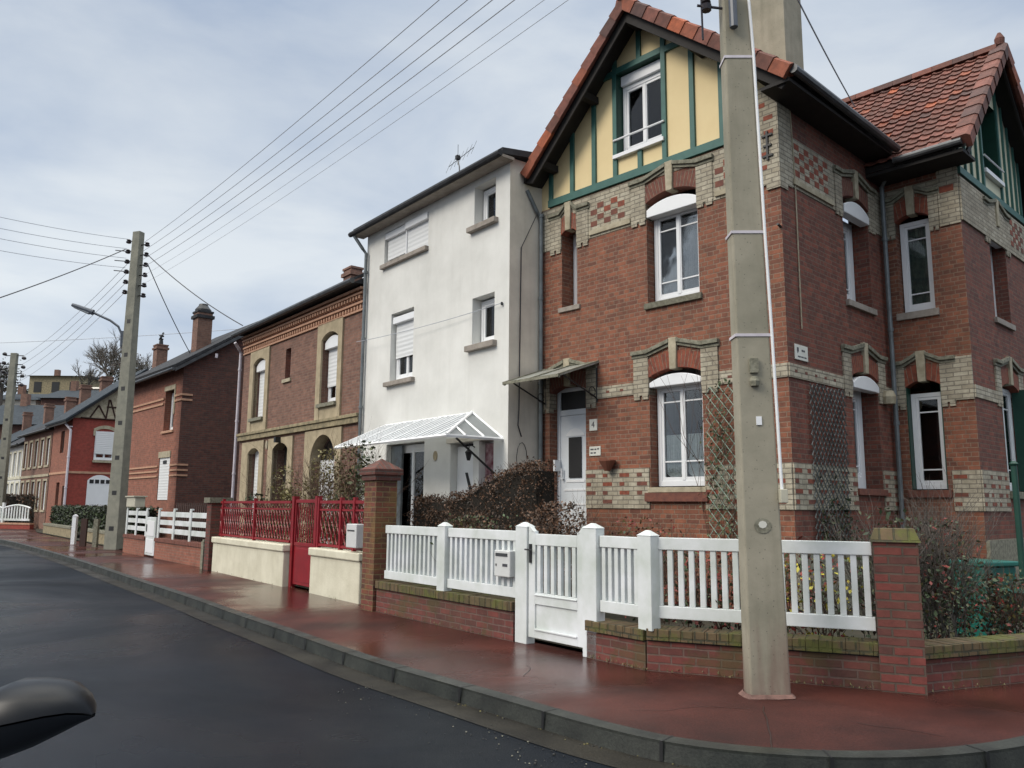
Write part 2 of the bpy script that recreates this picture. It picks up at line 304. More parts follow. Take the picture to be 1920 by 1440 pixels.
C2 = Fr((-6.87, 19.1), 38.0)
C3 = Fr((-12.9, 27.3), 37)

def at(px, py, dist):   # point on the ray of a photo position at this ground distance
    r = fw+rt*((px-960)/1530)-up*((py-720)/1530); r = r/Vector((r.x, r.y, 0)).length; return Vector((0, 0, CAMH))+r*dist
def F(off=0): return lambda u, w, z: (u, off+w, z)      # wall facing the street
def G(off=0): return lambda u, w, z: (off-w, u, z)      # wall facing +x
# ------------------------------------------------------------------ facade pieces
def wall(mb, u0, u1, z0, z1, holes, reveal=.25, back=None):
    """front skin with holes and reveals; (u, w, z)"""
    us = sorted({u0, u1, *[h[0] for h in holes], *[h[1] for h in holes]}); zs = sorted({z0, z1, *[h[2] for h in holes], *[h[3] for h in holes]})
    for a, b in zip(us, us[1:]):
        for c, d in zip(zs, zs[1:]):
            m = ((a+b)/2, (c+d)/2)
            if any(h[0] < m[0] < h[1] and h[2] < m[1] < h[3] for h in holes): continue
            mb.add([(a, 0, c), (b, 0, c), (b, 0, d), (a, 0, d)], [(0, 1, 2, 3)])
    for h in holes:
        r = h[4] if len(h) > 4 else reveal; a, b, c, d = h[:4]
        mb.add([(a, 0, c), (b, 0, c), (b, 0, d), (a, 0, d), (a, r, c), (b, r, c), (b, r, d), (a, r, d)], [(0, 1, 5, 4), (1, 2, 6, 5), (2, 3, 7, 6), (3, 0, 4, 7)])
def bar(mb, u0, u1, z0, z1, w0, w1): mb.box(u0, u1, w0, w1, z0, z1)
def window(tr, par, u0, u1, z0, z1, w, leaves=2, munt=(), fb=.07, curtain=None, cz=None, shutter=None, room=True, deep=.9, label=None, sill=None, box=None, fmat=None):
    m = MB(tr); d = .06; mat = fmat or WHT
    bar(m, u0, u0+fb, z0, z1, w, w+d); bar(m, u1-fb, u1, z0, z1, w, w+d)
    bar(m, u0+fb, u1-fb, z1-fb, z1, w, w+d); bar(m, u0+fb, u1-fb, z0, z0+fb*1.2, w, w+d)
    n = leaves; iw = (u1-u0-2*fb)/n
    for k in range(n):
        a = u0+fb+k*iw; b = a+iw; s = .045
        bar(m, a+.001, a+s, z0+fb*1.2, z1-fb, w+.012, w+d-.004); bar(m, b-s, b-.001, z0+fb*1.2, z1-fb, w+.012, w+d-.004)
        bar(m, a+s, b-s, z0+fb*1.2, z0+fb*1.2+.06, w+.012, w+d-.004); bar(m, a+s, b-s, z1-fb-s, z1-fb-.001, w+.012, w+d-.004)
        for q in munt: zz = z0+(z1-z0)*q; bar(m, a+s, b-s, zz-.012, zz+.012, w+.022, w+.038)
    if n == 2: bar(m, (u0+u1)/2-.028, (u0+u1)/2+.028, z0+fb*1.2+.01, z1-fb-.01, w+.002, w+.03)
    o = m.build('window', mat, par, bevel=.004, label=label)
    g = MB(tr); g.box(u0+.04, u1-.04, w+.034, w+.038, z0+.05, z1-.05); g.build('pane', GLASS, o)
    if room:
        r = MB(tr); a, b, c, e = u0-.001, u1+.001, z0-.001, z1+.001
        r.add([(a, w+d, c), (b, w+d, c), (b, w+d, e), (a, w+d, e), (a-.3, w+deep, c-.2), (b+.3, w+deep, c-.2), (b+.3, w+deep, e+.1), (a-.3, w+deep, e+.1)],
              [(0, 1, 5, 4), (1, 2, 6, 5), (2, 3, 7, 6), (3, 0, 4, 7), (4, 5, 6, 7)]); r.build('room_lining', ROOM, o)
    if curtain:
        c = MB(tr); zz0, zz1 = cz or (z0+.05, z1-.05); k = 26
        for ia, ib, lo in ([(u0+.08, u1-.08, 0)] if not isinstance(curtain, tuple) else curtain[1]):
            vs = []; st = [ia+(ib-ia)*i/k for i in range(k+1)]
            for i, u in enumerate(st):
                t = abs(i/k-.5)*2; vs += [(u, w+.075+.012*sin(i*1.9), zz0+lo*t), (u, w+.075+.012*sin(i*1.9+.3), zz1)]
            c.add(vs, [(2*i, 2*i+2, 2*i+3, 2*i+1) for i in range(k)])
        c.build('curtain', curtain[0] if isinstance(curtain, tuple) else curtain, o)
    if shutter is not None:   # lowered roller shutter down to this height
        c = MB(tr); c.box(u0+.02, u1-.02, w-.03, w-.012, shutter, z1-.01); c.build('roller_shutter', SHUT, o)
    if sill:
        c = MB(tr); c.box(*sill[:6]); c.build('sill', sill[6], o, bevel=.006)
    return o
def arcpts(c, hw, zs, zc, n=12):
    R = (hw*hw+(zc-zs)**2)/(2*(zc-zs)); cz = zc-R; a = asin(min(1, hw/R)) if R > hw else pi/2
    if zc-zs > hw*.95: a = pi/2
    return [(c+R*sin(-a+2*a*i/n), cz+R*cos(-a+2*a*i/n)) for i in range(n+1)]
def shutter_box(tr, par, c, hw, z0, zs, zc, w0=.06, w1=.2):
    m = MB(tr); a = arcpts(c, hw, zs, zc); m.prism([(c-hw, z0), (c+hw, z0)]+a[::-1], w0, w1)
    return m.build('shutter_cassette', WHT, par, bevel=.012)
def arch_decor(tr, par, c, hw, zs, zc, jw=.3, key=True, bm=ARCHB, jz=None, lab=True):
    a = arcpts(c, hw, zs, zc); zt = zs+.32
    # brick voussoirs, each half
    for s in (-1, 1):
        half = [p for p in a if (p[0]-c)*s >= .06]; half.sort(key=lambda p: -s*p[0])
        x0 = c+s*.07; zc_ = zc
        poly = half+[(x0, zc_), (x0, zt+.06), (c+s*(hw+.03), zt-.03)]
        m = MB(tr); m.prism(poly, -.022, .16)
        n = max(3, int((hw-.07)/.06))
        o = m.build('brick_arch', bm, par)
        j = MB(tr)
        for i in range(1, n):
            x = x0+s*(hw-.07)*i/n; dz = (zc-zs)*((x-c)/hw)**2; lean = (x-c)*.22
            j.add([(x-.004, -.0245, zc-dz+.01), (x+.004, -.0245, zc-dz+.01), (x+lean+.004, -.0245, zt+.05-abs(x-c)*.12), (x+lean-.004, -.0245, zt+.05-abs(x-c)*.12)], [(0, 1, 2, 3)])
        j.build('mortar_joint', LICH, o)
    if key:
        m = MB(tr); m.prism([(c-.06, zc-.03), (c+.06, zc-.03), (c+.078, zt+.27), (c-.078, zt+.27)], -.06, .14); m.build('keystone', CREAM, par, bevel=.008)
    for s in (-1, 1):
        m = MB(tr); x0 = c+s*hw; x1 = c+s*(hw+jw); lo = (jz if jz is not None else zs-.28)
        xa, xb = min(x0, x1), max(x0, x1)
        m.box(xa, xb, -.028, .16, lo, zt+.02)
        # toothed foot
        for i in range(2): xm = xa+(xb-xa)*(.02+.55*i); m.box(xm, xm+(xb-xa)*.38, -.0275, .1, lo-.07, lo-.001)
        m.build('jamb_block', CRB, par)
    if lab:
        m = MB(tr); e = hw+jw+.03; hp = [(c-e, zt+.07), (c-hw-.02, zt+.07), (c-.07, zt+.19), (c+.07, zt+.19), (c+hw+.02, zt+.07), (c+e, zt+.07)]
        for seg in (hp[:3], hp[3:]):
            m.prism(seg+[(p[0], p[1]+.065) for p in seg[::-1]], -.075, -.001)
            m.prism([(p[0], p[1]-.05) for p in seg]+[(p[0], p[1]-.002) for p in seg[::-1]], -.04, -.001)
        m.build('label_moulding', LICH, par, bevel=.006)
def downpipe(tr, par, u, w, z0, z1, mat=PIPE, r=.04, elbow=None, lab=None):
    m = MB(tr); pts = [(u, w, z0), (u, w, z1)]
    if elbow: pts += [(u+elbow[0]*.3, w+elbow[1]*.3, z1+.12), (u+elbow[0], w+elbow[1], z1+elbow[2])]
    m.tube(pts, r, 10)
    for z in [z0+.4+i*1.6 for i in range(int((z1-z0)/1.6)+1)]: m.tube([(u, w, z-.03), (u, w, z+.03)], r*1.3, 10)
    return m.build('downpipe', mat, par, smooth=False, label=lab)
def chimney(par, x0, x1, y0, y1, z0, z1, mat, cap=True, pots=0, capmat=None):
    m = MB(); m.box(x0, x1, y0, y1, z0, z1)
    o = m.build('chimney', mat, par)
    if cap:
        c = MB(); e = .06; c.box(x0-e, x1+e, y0-e, y1+e, z1-.22, z1-.1); c.box(x0-.03, x1+.03, y0-.03, y1+.03, z1+.001, z1+.07); c.build('chimney_cap', capmat or mat, o)
    for i in range(pots):
        c = MB(); c.lathe([(.11, 0), (.09, .3), (.12, .32), (.12, .36)], ((x0+x1)/2+(i-(pots-1)/2)*.3, (y0+y1)/2, z1+.06), 10); c.build('chimney_pot', TERRA, o)
    return o

# ================================================================== GROUND
kerb = [(-70, 53), (-45, 47), (-33, 42.6), (-26.5, 39.2), (-21.23, 34.53), (-12.12, 22.88), (-7.66, 16.75), (-4.99, 13.16), (-3.7, 11.31), (-2.62, 9.85), (-1.36, 8.05), (-.42, 6.95), (.2, 6.2), (.54, 5.8), (.93, 5.42), (1.3, 5.23), (1.66, 5.13), (2.04, 5.09), (2.45, 5.12), (2.85, 5.22), (3.3, 5.4), (4.2, 5.95), (6.5, 7.9), (12, 13.4), (30, 31)]
def smooth_poly(p, it=1):
    for _ in range(it):
        q = [p[0]]
        for a, b in zip(p, p[1:]): q += [(a[0]*.75+b[0]*.25, a[1]*.75+b[1]*.25), (a[0]*.25+b[0]*.75, a[1]*.25+b[1]*.75)]
        p = q+[p[-1]]
    return p
kerb = smooth_poly(kerb, 2)
def offset(poly, d):
    o = []
    for i, p in enumerate(poly):
        a = Vector(poly[max(i-1, 0)]); b = Vector(poly[min(i+1, len(poly)-1)]); t = (b-a).normalized(); n = Vector((t.y, -t.x)); q = Vector(p)+n*d; o.append((q.x, q.y))
    return o
def strip(mb, pa, pb, za, zb):
    n = len(pa); mb.add([(p[0], p[1], za) for p in pa]+[(p[0], p[1], zb) for p in pb], [(i, i+1, n+i+1, n+i) for i in range(n-1)])
RZ = -.12
def wetmat(name, c1, c2, r0, r1, sc, bsc, bmp, det=6, seed=0., spec=.5):
    m, t, b, o = newmat(name); tcn = N(t, 'ShaderNodeTexCoord')
    mpn = N(t, 'ShaderNodeMapping', inp={'Location': (seed, seed*2, 0)}); t.links.new(tcn.outputs['Object'], mpn.inputs[0])
    n = N(t, 'ShaderNodeTexNoise', inp={'Scale': sc, 'Detail': det, 'Roughness': .6}); n2 = N(t, 'ShaderNodeTexNoise', inp={'Scale': sc*.37, 'Detail': 5, 'Roughness': .55, 'Distortion': .6})
    fine = N(t, 'ShaderNodeTexNoise', inp={'Scale': bsc, 'Detail': 3, 'Roughness': .7})
    for x in (n, n2, fine): t.links.new(mpn.outputs[0], x.inputs[0])
    r = N(t, 'ShaderNodeValToRGB'); r.color_ramp.elements[0].position = .35; r.color_ramp.elements[1].position = .68; r.color_ramp.elements[0].color = (*c2, 1); r.color_ramp.elements[1].color = (*c1, 1)
    t.links.new(n.outputs[0], r.inputs[0])
    fr = N(t, 'ShaderNodeMapRange', inp={'From Min': .3, 'From Max': .7, 'To Min': .55, 'To Max': 1.5}); t.links.new(fine.outputs[0], fr.inputs[0])
    mm = N(t, 'ShaderNodeVectorMath', operation='SCALE'); t.links.new(r.outputs[0], mm.inputs[0]); t.links.new(fr.outputs[0], mm.inputs['Scale']); t.links.new(mm.outputs[0], b.inputs['Base Color'])
    q = N(t, 'ShaderNodeMapRange', inp={'From Min': .4, 'From Max': .62, 'To Min': r0, 'To Max': r1}); t.links.new(n2.outputs[0], q.inputs[0]); t.links.new(q.outputs[0], b.inputs['Roughness'])
    bump(t, b, fine.outputs[0], bmp, .004); b.inputs['Specular IOR Level'].default_value = spec
    return m
ASPH = wetmat('wet_asphalt', (.009, .0125, .018), (.004, .0058, .009), .22, .6, .45, 75, .8, spec=.075)
PAVE = wetmat('wet_red_pavement', (.078, .023, .017), (.026, .0095, .008), .12, .6, .75, 60, .5, seed=3., spec=.2)
KERBM = wetmat('kerb_stone', (.030, .033, .027), (.009, .0105, .0085), .35, .7, 3, 60, .4)
GUTM = wetmat('gutter_concrete', (.032, .029, .023), (.014, .013, .011), .4, .7, 2, 60, .6, spec=.15)
GRIT = wetmat('gritty_patch', (.022, .021, .019), (.010, .011, .012), .4, .7, 6, 45, .8, seed=9.)
m = MB(); m.add([(-400, -200, RZ), (400, -200, RZ), (400, 500, RZ), (-400, 500, RZ)], [(0, 1, 2, 3)]); struct(m.build('road', ASPH))
def back_of(poly, d): return offset(poly, -d)
k0 = kerb; k1 = back_of(kerb, .14)
m = MB(); strip(m, k0, k1, 0.004, 0.004); strip(m, offset(kerb, .015), k0, RZ+.002, -.012); strip(m, k0, k0, -.012, .004)
struct(m.build('kerb', KERBM))
m = MB(); strip(m, offset(kerb, .30), offset(kerb, .012), RZ+.004, RZ+.004); struct(m.build('gutter', GUTM))
# kerb stone joints
m = MB(); acc = 0; nxt = .6
for i in range(len(kerb)-1):
    a = Vector(kerb[i]); b = Vector(kerb[i+1]); d = (b-a).length
    while acc+d > nxt:
        t = (nxt-acc)/d; p = a.lerp(b, t); e = (b-a).normalized(); n = Vector((e.y, -e.x))
        if p.length < 45:
            m.add([(*(p-n*.145-e*.006), .0065), (*(p-n*.145+e*.006), .0065), (*(p+n*.017+e*.006), .0065), (*(p+n*.017-e*.006), .0065)], [(0, 1, 2, 3)])
            m.add([(*(p+n*.019-e*.012), .006), (*(p+n*.019+e*.012), .006), (*(p+n*.022+e*.012), RZ+.006), (*(p+n*.022-e*.012), RZ+.006)], [(0, 1, 2, 3)])
        nxt += 1.0+.02*random.random()
    acc += d
struct(m.build('kerb_joints', BLACK))
# pavement: from the kerb to behind the fences
fl = [(-70, 66), (-40.5, 52.8), (-27.2, 47.4), (-24, 42), (-13.0, 27.4), (-6.9, 19.3), (-2.25, 12.75), (.2, 9.3), (1.3, 7.85), (3.1, 7.15), (3.5, 7.1), (4.6, 7.55), (9, 11.5), (30, 33)]
poly = [(p[0], p[1], 0) for p in k1]+[(p[0], p[1], 0) for p in fl[::-1]]
m = MB(); m.add(poly, [tuple(range(len(poly)))]); po = m.build('pavement', PAVE); struct(po)
bm_ = bmesh.new(); bm_.from_mesh(po.data); bmesh.ops.triangulate(bm_, faces=bm_.faces); bm_.to_mesh(po.data); bm_.free()
gp = [(p[0], p[1], .03) for p in fl]+[(120, 80, .03), (120, 300, .03), (-60, 300, .03), (-160, 160, .03)]
m = MB(); m.add(gp, [tuple(range(len(gp)))]); go = m.build('garden_ground', SOIL); struct(go)
bm_ = bmesh.new(); bm_.from_mesh(go.data); bmesh.ops.triangulate(bm_, faces=bm_.faces); bm_.to_mesh(go.data); bm_.free()
# patches and joints in the pavement
def flatstrip(mb, pts, w, z=.004):
    pa = offset(pts, w/2); pb = offset(pts, -w/2); strip(mb, pa, pb, z, z)
JM = wetmat('pavement_joint_dark', (.03, .014, .012), (.02, .01, .009), .3, .6, 2, 60, .3)
m = MB()
for a, b in (((-4.35, 12.2), (-2.45, 12.5)), ((-6.9, 15.9), (-4.2, 15.0)), ((-3.1, 10.7), (-2.1, 11.6)), ((1.9, 6.35), (1.62, 5.3)), ((-9.9, 20.0), (-7.2, 19.0)), ((-14, 25.6), (-12, 25))):
    a = Vector(a); b = Vector(b); pts = []
    for i in range(9):
        t = i/8; p = a.lerp(b, t); pts.append((p.x+.025*noise.noise((p.x*3, p.y*3, 1)), p.y+.04*noise.noise((p.x*3, p.y*3, 5))))
    flatstrip(m, pts, .009)
struct(m.build('pavement_joints', JM))
m = MB()
def crack(p, d, n, w=.008):
    pts = [p]; a = d
    for i in range(n): a += random.uniform(-.5, .5); a = a*.7+d*.3; q = pts[-1]; pts.append((q[0]+.09*cos(a), q[1]+.09*sin(a)))
    flatstrip(m, pts, w)
crack((.15, 7.9), -1.1, 6, .006); crack((2.4, 5.9), -.5, 6, .006); crack((.9, 6.2), .2, 10, .005)
crack((-1.2, 9.4), .6, 6, .006)
struct(m.build('pavement_cracks', JM))
# gritty strip of old surfacing in the carriageway near the corner
g0 = offset(kerb, .3); g1 = offset(kerb, .85); sel = [i for i, p in enumerate(kerb) if -1.2 < p[0] < 3.6 and p[1] < 12]
m = MB()
m = MB()
for _ in range(420):
    i = random.choice(sel); p = g0[i]; q = g1[i]; t = abs(random.gauss(.1, .5)); x = p[0]+(q[0]-p[0])*t+random.gauss(0, .06); y = p[1]+(q[1]-p[1])*t+random.gauss(0, .06)
    s = random.uniform(.002, .008) if random.random() < .985 else .012; m.m = random.choice((0, 0, 0, 1)); m.lathe([(s, 0), (s*.8, s*.6), (s*.1, s*.8)], (x, y, RZ+.004), 5)
for _ in range(160):
    i = random.choice(sel); p = k0[i]; s = random.uniform(.004, .011); m.m = random.choice((0, 3)); m.lathe([(s, 0), (s*.8, s*.5), (s*.1, s*.6)], (p[0]+random.gauss(0, .03), p[1]-.03+random.gauss(0, .03), RZ+.005), 5)
o = m.build('road_gravel', [GRIT, LICH, CREAM, LFO]); o['kind'] = 'stuff'; o['label'] = 'loose grit and pebbles along the kerb'; o['category'] = 'gravel'
# ================================================================== CORNER HOUSE
H = thing('corner_house', 'large brick corner house with cream brick bands and green half timbered gables', 'house', B)
XL, RK, RZ1 = -4.95, -2.47, 10.05     # left end, ridge x, ridge z
SL, SR = 1.0, .835
fh = [(-2.42, -1.42, 4.78, 6.62), (-2.42, -1.42, 1.78, 3.66), (-4.66, -3.79, .2, 3.62, .3), (-4.35, -3.98, 5.05, 6.52, .32)]
m = MB(F()); wall(m, XL, 0, 0, 7.02, fh)
m.m = 1; wall(m, XL, XL+.001, 0, .001, [])
m.m = 0
side_h = [(2.02, 2.98, 4.78, 6.62), (2.02, 2.98, 1.78, 3.66)]
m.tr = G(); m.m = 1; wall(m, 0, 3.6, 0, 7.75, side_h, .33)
m.tr = None
# left party side and back
m.add([(XL, 0, 0), (XL, 9, 0), (XL, 9, 7.4), (XL, 0, 7.4)], [(0, 1, 2, 3)]); m.add([(XL, 9, 0), (1.27, 9, 0), (1.27, 9, 7.6), (XL, 9, 7.6)], [(0, 1, 2, 3)])
# wing
wf = [(.22, .78, 4.78, 6.52), (.22, .78, 1.78, 3.62)]
m.tr = F(3.6); m.m = 0; wall(m, 0, 1.27, 0, 7.35, wf, .2)
wsd = [(5.0, 5.9, 4.78, 6.55), (4.95, 5.95, 1.78, 3.66)]
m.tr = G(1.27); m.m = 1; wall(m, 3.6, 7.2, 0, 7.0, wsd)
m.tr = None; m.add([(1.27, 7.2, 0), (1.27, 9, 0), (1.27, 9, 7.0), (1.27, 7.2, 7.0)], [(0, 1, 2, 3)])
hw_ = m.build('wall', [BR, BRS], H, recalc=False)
# gable panel, front (with window hole): plaster
gz = lambda x: RZ1-.16-(RK-x)*SL if x < RK else RZ1-.16-(x-RK)*SR
m = MB(F(.0))
m.prism([(XL, 7.02), (-3.02, 7.02), (-3.02, gz(-3.02)), (XL, gz(XL))], .012, .06)
m.prism([(-2.05, 7.02), (0, 7.02), (0, gz(0)), (-2.05, gz(-2.05))], .012, .06)
m.prism([(-3.02, 7.02), (-2.05, 7.02), (-2.05, 7.54), (-3.02, 7.54)], .012, .06)
m.prism([(-3.02, 9.07), (-2.05, 9.07), (-2.05, gz(-2.05)), (RK, gz(RK)), (-3.02, gz(-3.02))], .012, .06)
m.build('gable_panel', YEL, H)
def post(mb, u, w2, z0, z1=None, f=gz):
    z1a = z1 if z1 is not None else f(u-w2)-.001; z1b = z1 if z1 is not None else f(u+w2)-.001
    mb.prism([(u-w2, z0), (u+w2, z0), (u+w2, z1b), (u-w2, z1a)], -.03, .04)
m = MB(F())
m.box(XL+.28, -.3, -.045, .05, 7.03, 7.17)
for u in (-4.62, -4.08, -3.55, -1.46, -.92, -.38): post(m, u, .045, 7.171)
for u in (-3.06, -2.01): post(m, u, .045, 7.171)
post(m, -2.52, .045, 7.171, 7.50); post(m, -2.52, .045, 9.181)
m.box(-3.014, -2.056, -.032, .05, 9.07, 9.18); m.box(-3.35, -3.106, -.032, .045, 9.05, 9.16); m.box(-1.964, -1.6, -.032, .045, 9.05, 9.16)
m.build('timber_frame', GRN, H, bevel=.004)
m = MB(F()); a, b_, c, d = -3.014, -2.056, 7.545, 9.069; e = .24
m.add([(a, -.02, c), (b_, -.02, c), (b_, -.02, d), (a, -.02, d), (a, e, c), (b_, e, c), (b_, e, d), (a, e, d)], [(0, 1, 5, 4), (1, 2, 6, 5), (2, 3, 7, 6), (3, 0, 4, 7)])
m.build('window_surround', GRND, H)
w_ = window(F(), H, -3.0, -2.07, 7.58, 8.86, .15, munt=(), curtain=CURTG, label='white casement window in the front gable', sill=(-3.08, -2.0, -.07, .2, 7.48, 7.55, WHT))
m = MB(F()); m.box(-3.0, -2.07, .09, .2, 8.865, 9.05); m.build('shutter_cassette', WHT, w_, bevel=.01)
m = MB(F()); m.tube([(-3.07, -.05, 7.82), (-1.99, -.05, 7.82)], .018, 8); m.tube([(-3.07, -.05, 7.82), (-3.07, 0, 7.82)], .012, 6); m.build('guard_rail', WHT, w_)
# ---- cream band upper
m = MB(F()); z0, z1 = 6.2, 7.0
def holed(mb, u0, u1, z0, z1, gaps):
    x = u0
    for a, b in gaps+[(u1, u1)]:
        if a > x: mb.box(x, a, -.012, .0015, z0, z1)
        x = b
holed(m, XL+.001, -.34, 6.2, 6.46, [(-4.37, -3.96), (-2.45, -1.39)]); holed(m, XL+.001, -.34, 6.46, 7.0, [(-4.37, -3.96), (-2.46, -1.38)])
m.box(-4.369, -3.961, -.012, .0015, 6.76, 7.0); m.box(-2.459, -1.381, -.012, .0015, 6.9, 7.0)
m.build('cream_brick_band', CRB, H)
def checker(tr, par, u0, u1, z0, z1, mats, cw=.155, ch=.105, name='checker_panel', prob=.5):
    m = MB(tr); nx = int((u1-u0)/cw); nz = int((z1-z0)/ch)
    for i in range(nx):
        for j in range(nz):
            if (i+j) % 2 == 0: m.m = random.choice((0, 0, 1)); m.box(u0+i*cw+.004, u0+(i+1)*cw-.004, -.0155, .001, z0+j*ch+.004, z0+(j+1)*ch-.004)
    m.build(name, mats, par)
checker(F(), H, -3.64, -2.74, 6.39, 6.83, [ARCHB, ARCHD]); checker(F(), H, -1.08, -.36, 6.39, 6.83, [ARCHB, ARCHD])
# lower ledge under checker
for tr_, a, b in ((F(), -3.66, -2.74), (F(), -1.08, -.36), (G(), .36, 1.66)):
    m = MB(tr_); m.box(a, b, -.045, -.0125 if tr_ else 0, 6.24, 6.33); m.build('ledge_course', CREAM, H, bevel=.006)
# corner quoin block, both faces
m = MB(); m.box(-.34, .018, -.03, .35, 6.18, 7.72); m.box(-.20, .02, -.032, .2, 6.1, 6.178); m.build('corner_quoin', CRB, H)
m = MB(F())
for z in (6.42, 6.62, 6.95, 7.18, 7.4): m.box(-.33+(.12 if int(z*10) % 2 else 0), -.18+(.12 if int(z*10) % 2 else 0), -.034, -.0305, z, z+.07)
m.build('inset_bricks', ARCHB, H)
m = MB(F()); m.box(-.17, -.14, -.06, -.031, 6.55, 7.0); m.box(-.24, -.07, -.058, -.032, 6.6, 6.63); m.box(-.24, -.07, -.058, -.032, 6.92, 6.95); m.box(-.22, -.09, -.058, -.032, 6.76, 6.79); m.build('wall_anchor', BLACK, H)
# side band
for a, b, c, d in ((.36, 2.0, 6.2, 7.0), (3.0, 3.59, 6.2, 7.0), (2.001, 2.999, 6.95, 7.0)): m = MB(G()); m.box(a, b, -.012, .0015, c, d); m.build('cream_brick_band', CRB, H)
checker(G(), H, .44, 1.64, 6.4, 6.93, [ARCHB, ARCHB]); 
# ---- ground band
for tr_, segs in ((F(), [(-3.76, -2.73), (-1.11, -.001)]), (G(), [(.001, 1.7), (3.29, 3.59)])):
    for a, b in segs: m = MB(tr_); m.box(a, b, -.0225, .0015, 3.3, 3.5); m.build('cream_string_course', CRB, H)
    m = MB(tr_)
    for a, b in segs:
        n = int((b-a)/.3)
        for i in range(n): u = a+.15+i*.3; m.box(u, u+.07, -.0255, -.0226, 3.38, 3.42)
    m.build('inset_bricks', ARCHD, H)
# ---- lower banded dado
def dado(tr, par, segs, z0=1.45, rows=9, rh=.072):
    for a, b in segs:
        c = MB(tr); r = MB(tr); c.box(a, b, -.024, .0015, z0, z0+rows*rh)
        for k in range(1, rows, 2):
            u = a+.02; i = k//2
            while u < b-.1:
                L_ = .2 if i % 2 else .1; 
                if random.random() < .93: r.m = random.choice((0, 1)); r.box(u, min(u+L_, b-.01), -.0275, -.0241, z0+k*rh+.006, z0+(k+1)*rh-.006)
                u += .36; i += 1
        o_ = c.build('banded_dado', CRB, par); r.build('inset_bricks', [ARCHB, ARCHD], o_)
dado(F(), H, [(-4.94, -4.67), (-3.78, -2.44), (-1.4, -.002)]); dado(G(), H, [(.002, 2.0), (3.0, 3.59)])
dado(F(3.6), H, [(.86, 1.268)]); dado(G(1.27), H, [(3.602, 4.93), (5.97, 7.19)])
# concrete plinth
m = MB(G()); m.box(0, 3.59, -.05, .001, 0, .9); m.tr = G(1.27); m.box(3.6, 7.2, -.05, .001, 0, 1.0); m.tr = None; m.build('plinth', LICH, H)
# ---- front windows
SB = (.55, .80)
w1 = window(F(), H, -2.4, -1.44, 4.8, 6.33, .18, munt=(.22, .80), curtain=(CURTG, [(-2.28, -1.98, 0), (-1.86, -1.56, 0)]), sill=(-2.47, -1.37, -.05, .19, 4.68, 4.78, SILLM), label='white window of the upper floor front')
shutter_box(F(), w1, -1.92, .495, 6.25, 6.38, 6.5, -.01, .17)
w0 = window(F(), H, -2.4, -1.44, 1.8, 3.42, .18, munt=(.24, .83), curtain=(CURT, [(-2.30, -1.96, -.0), (-1.88, -1.54, 0)]), cz=(2.02, 2.62), sill=(-2.46, -1.38, -.04, .19, 1.70, 1.78, CREAM), label='white ground floor window with lace half curtains')
shutter_box(F(), w0, -1.92, .495, 3.38, 3.46, 3.57, -.01, .17)
m = MB(F())
for cu in (-2.13, -1.71):
    for s in (-1, 1): m.add([(cu, .256, 2.03), (cu+s*.17, .256, 2.03), (cu+s*.16, .256, 2.0), (cu+s*.0, .256, 1.88)], [(0, 1, 2, 3)])
m.build('curtain', CURT, w0)
m = MB(F()); m.box(-2.5, -1.34, -.07, .02, 1.56, 1.695); m.build('brick_sill', ARCHD, w0)
arch_decor(F(), H, -1.92, .5, 6.5, 6.62, bm=ARCHD); arch_decor(F(), H, -1.92, .5, 3.55, 3.66)
ws = window(F(), H, -4.34, -3.99, 5.07, 6.5, .3, leaves=1, sill=(-4.42, -3.9, -.04, .31, 4.96, 5.045, SILLC), label='narrow slit window beside the downpipe')
arch_decor(F(), H, -4.165, .19, 6.42, 6.5, jw=.28, jz=6.16)
# door
m = MB(F()); m.box(-4.66, -4.59, .2, .27, .2, 3.6); m.box(-3.86, -3.79, .2, .27, .2, 3.6); m.box(-4.589, -3.861, .2, .27, 3.53, 3.6); m.box(-4.589, -3.861, .2, .27, 3.1, 3.2)
dr = m.build('door', DOORW, H, bevel=.004, label='white front door with small glazed light')
m = MB(F()); m.box(-4.585, -3.865, .22, .26, .2, 3.095); m.build('door_leaf', DOORW, dr)
m = MB(F())
for z in (.35, .65, .95, 1.5, 1.75): m.box(-4.5, -3.95, .208, .2195, z, z+.03)
m.prism([(-4.46, 2.72), (-4.0, 2.72)]+[(x, z) for x, z in arcpts(-4.23, .23, 2.72, 2.86)[::-1]], .208, .2195); m.box(-4.45, -4.01, .208, .2195, 1.9, 1.94)
m.build('door_moulding', WHT, dr)
m = MB(F()); m.box(-4.38, -4.08, .2, .2075, 1.98, 2.7); m.build('door_pane', BLACK, dr)
m = MB(F()); m.box(-4.585, -3.865, .23, .24, 3.2, 3.53); m.build('transom_light', BLACK, dr)
m = MB(F()); m.tube([(-4.52, .16, 1.95), (-4.52, .16, 2.15)], .013, 8); m.box(-4.54, -4.5, .16, .22, 1.96, 1.98); m.build('handle', WHT, dr)
m = MB(F()); m.box(-4.62, -4.58, .05, .2, 2.1, 2.3); m.build('doorbell', WHT, dr)
m = MB(F()); m.box(-4.8, -3.6, -.9, .25, 0, .12); m.box(-4.75, -3.65, -.5, .25, .12, .199); m.build('doorstep', LICH, H)
arch_decor(F(), H, -4.2, .44, 3.5, 3.62, jw=.22, bm=ARCHD, jz=3.22)
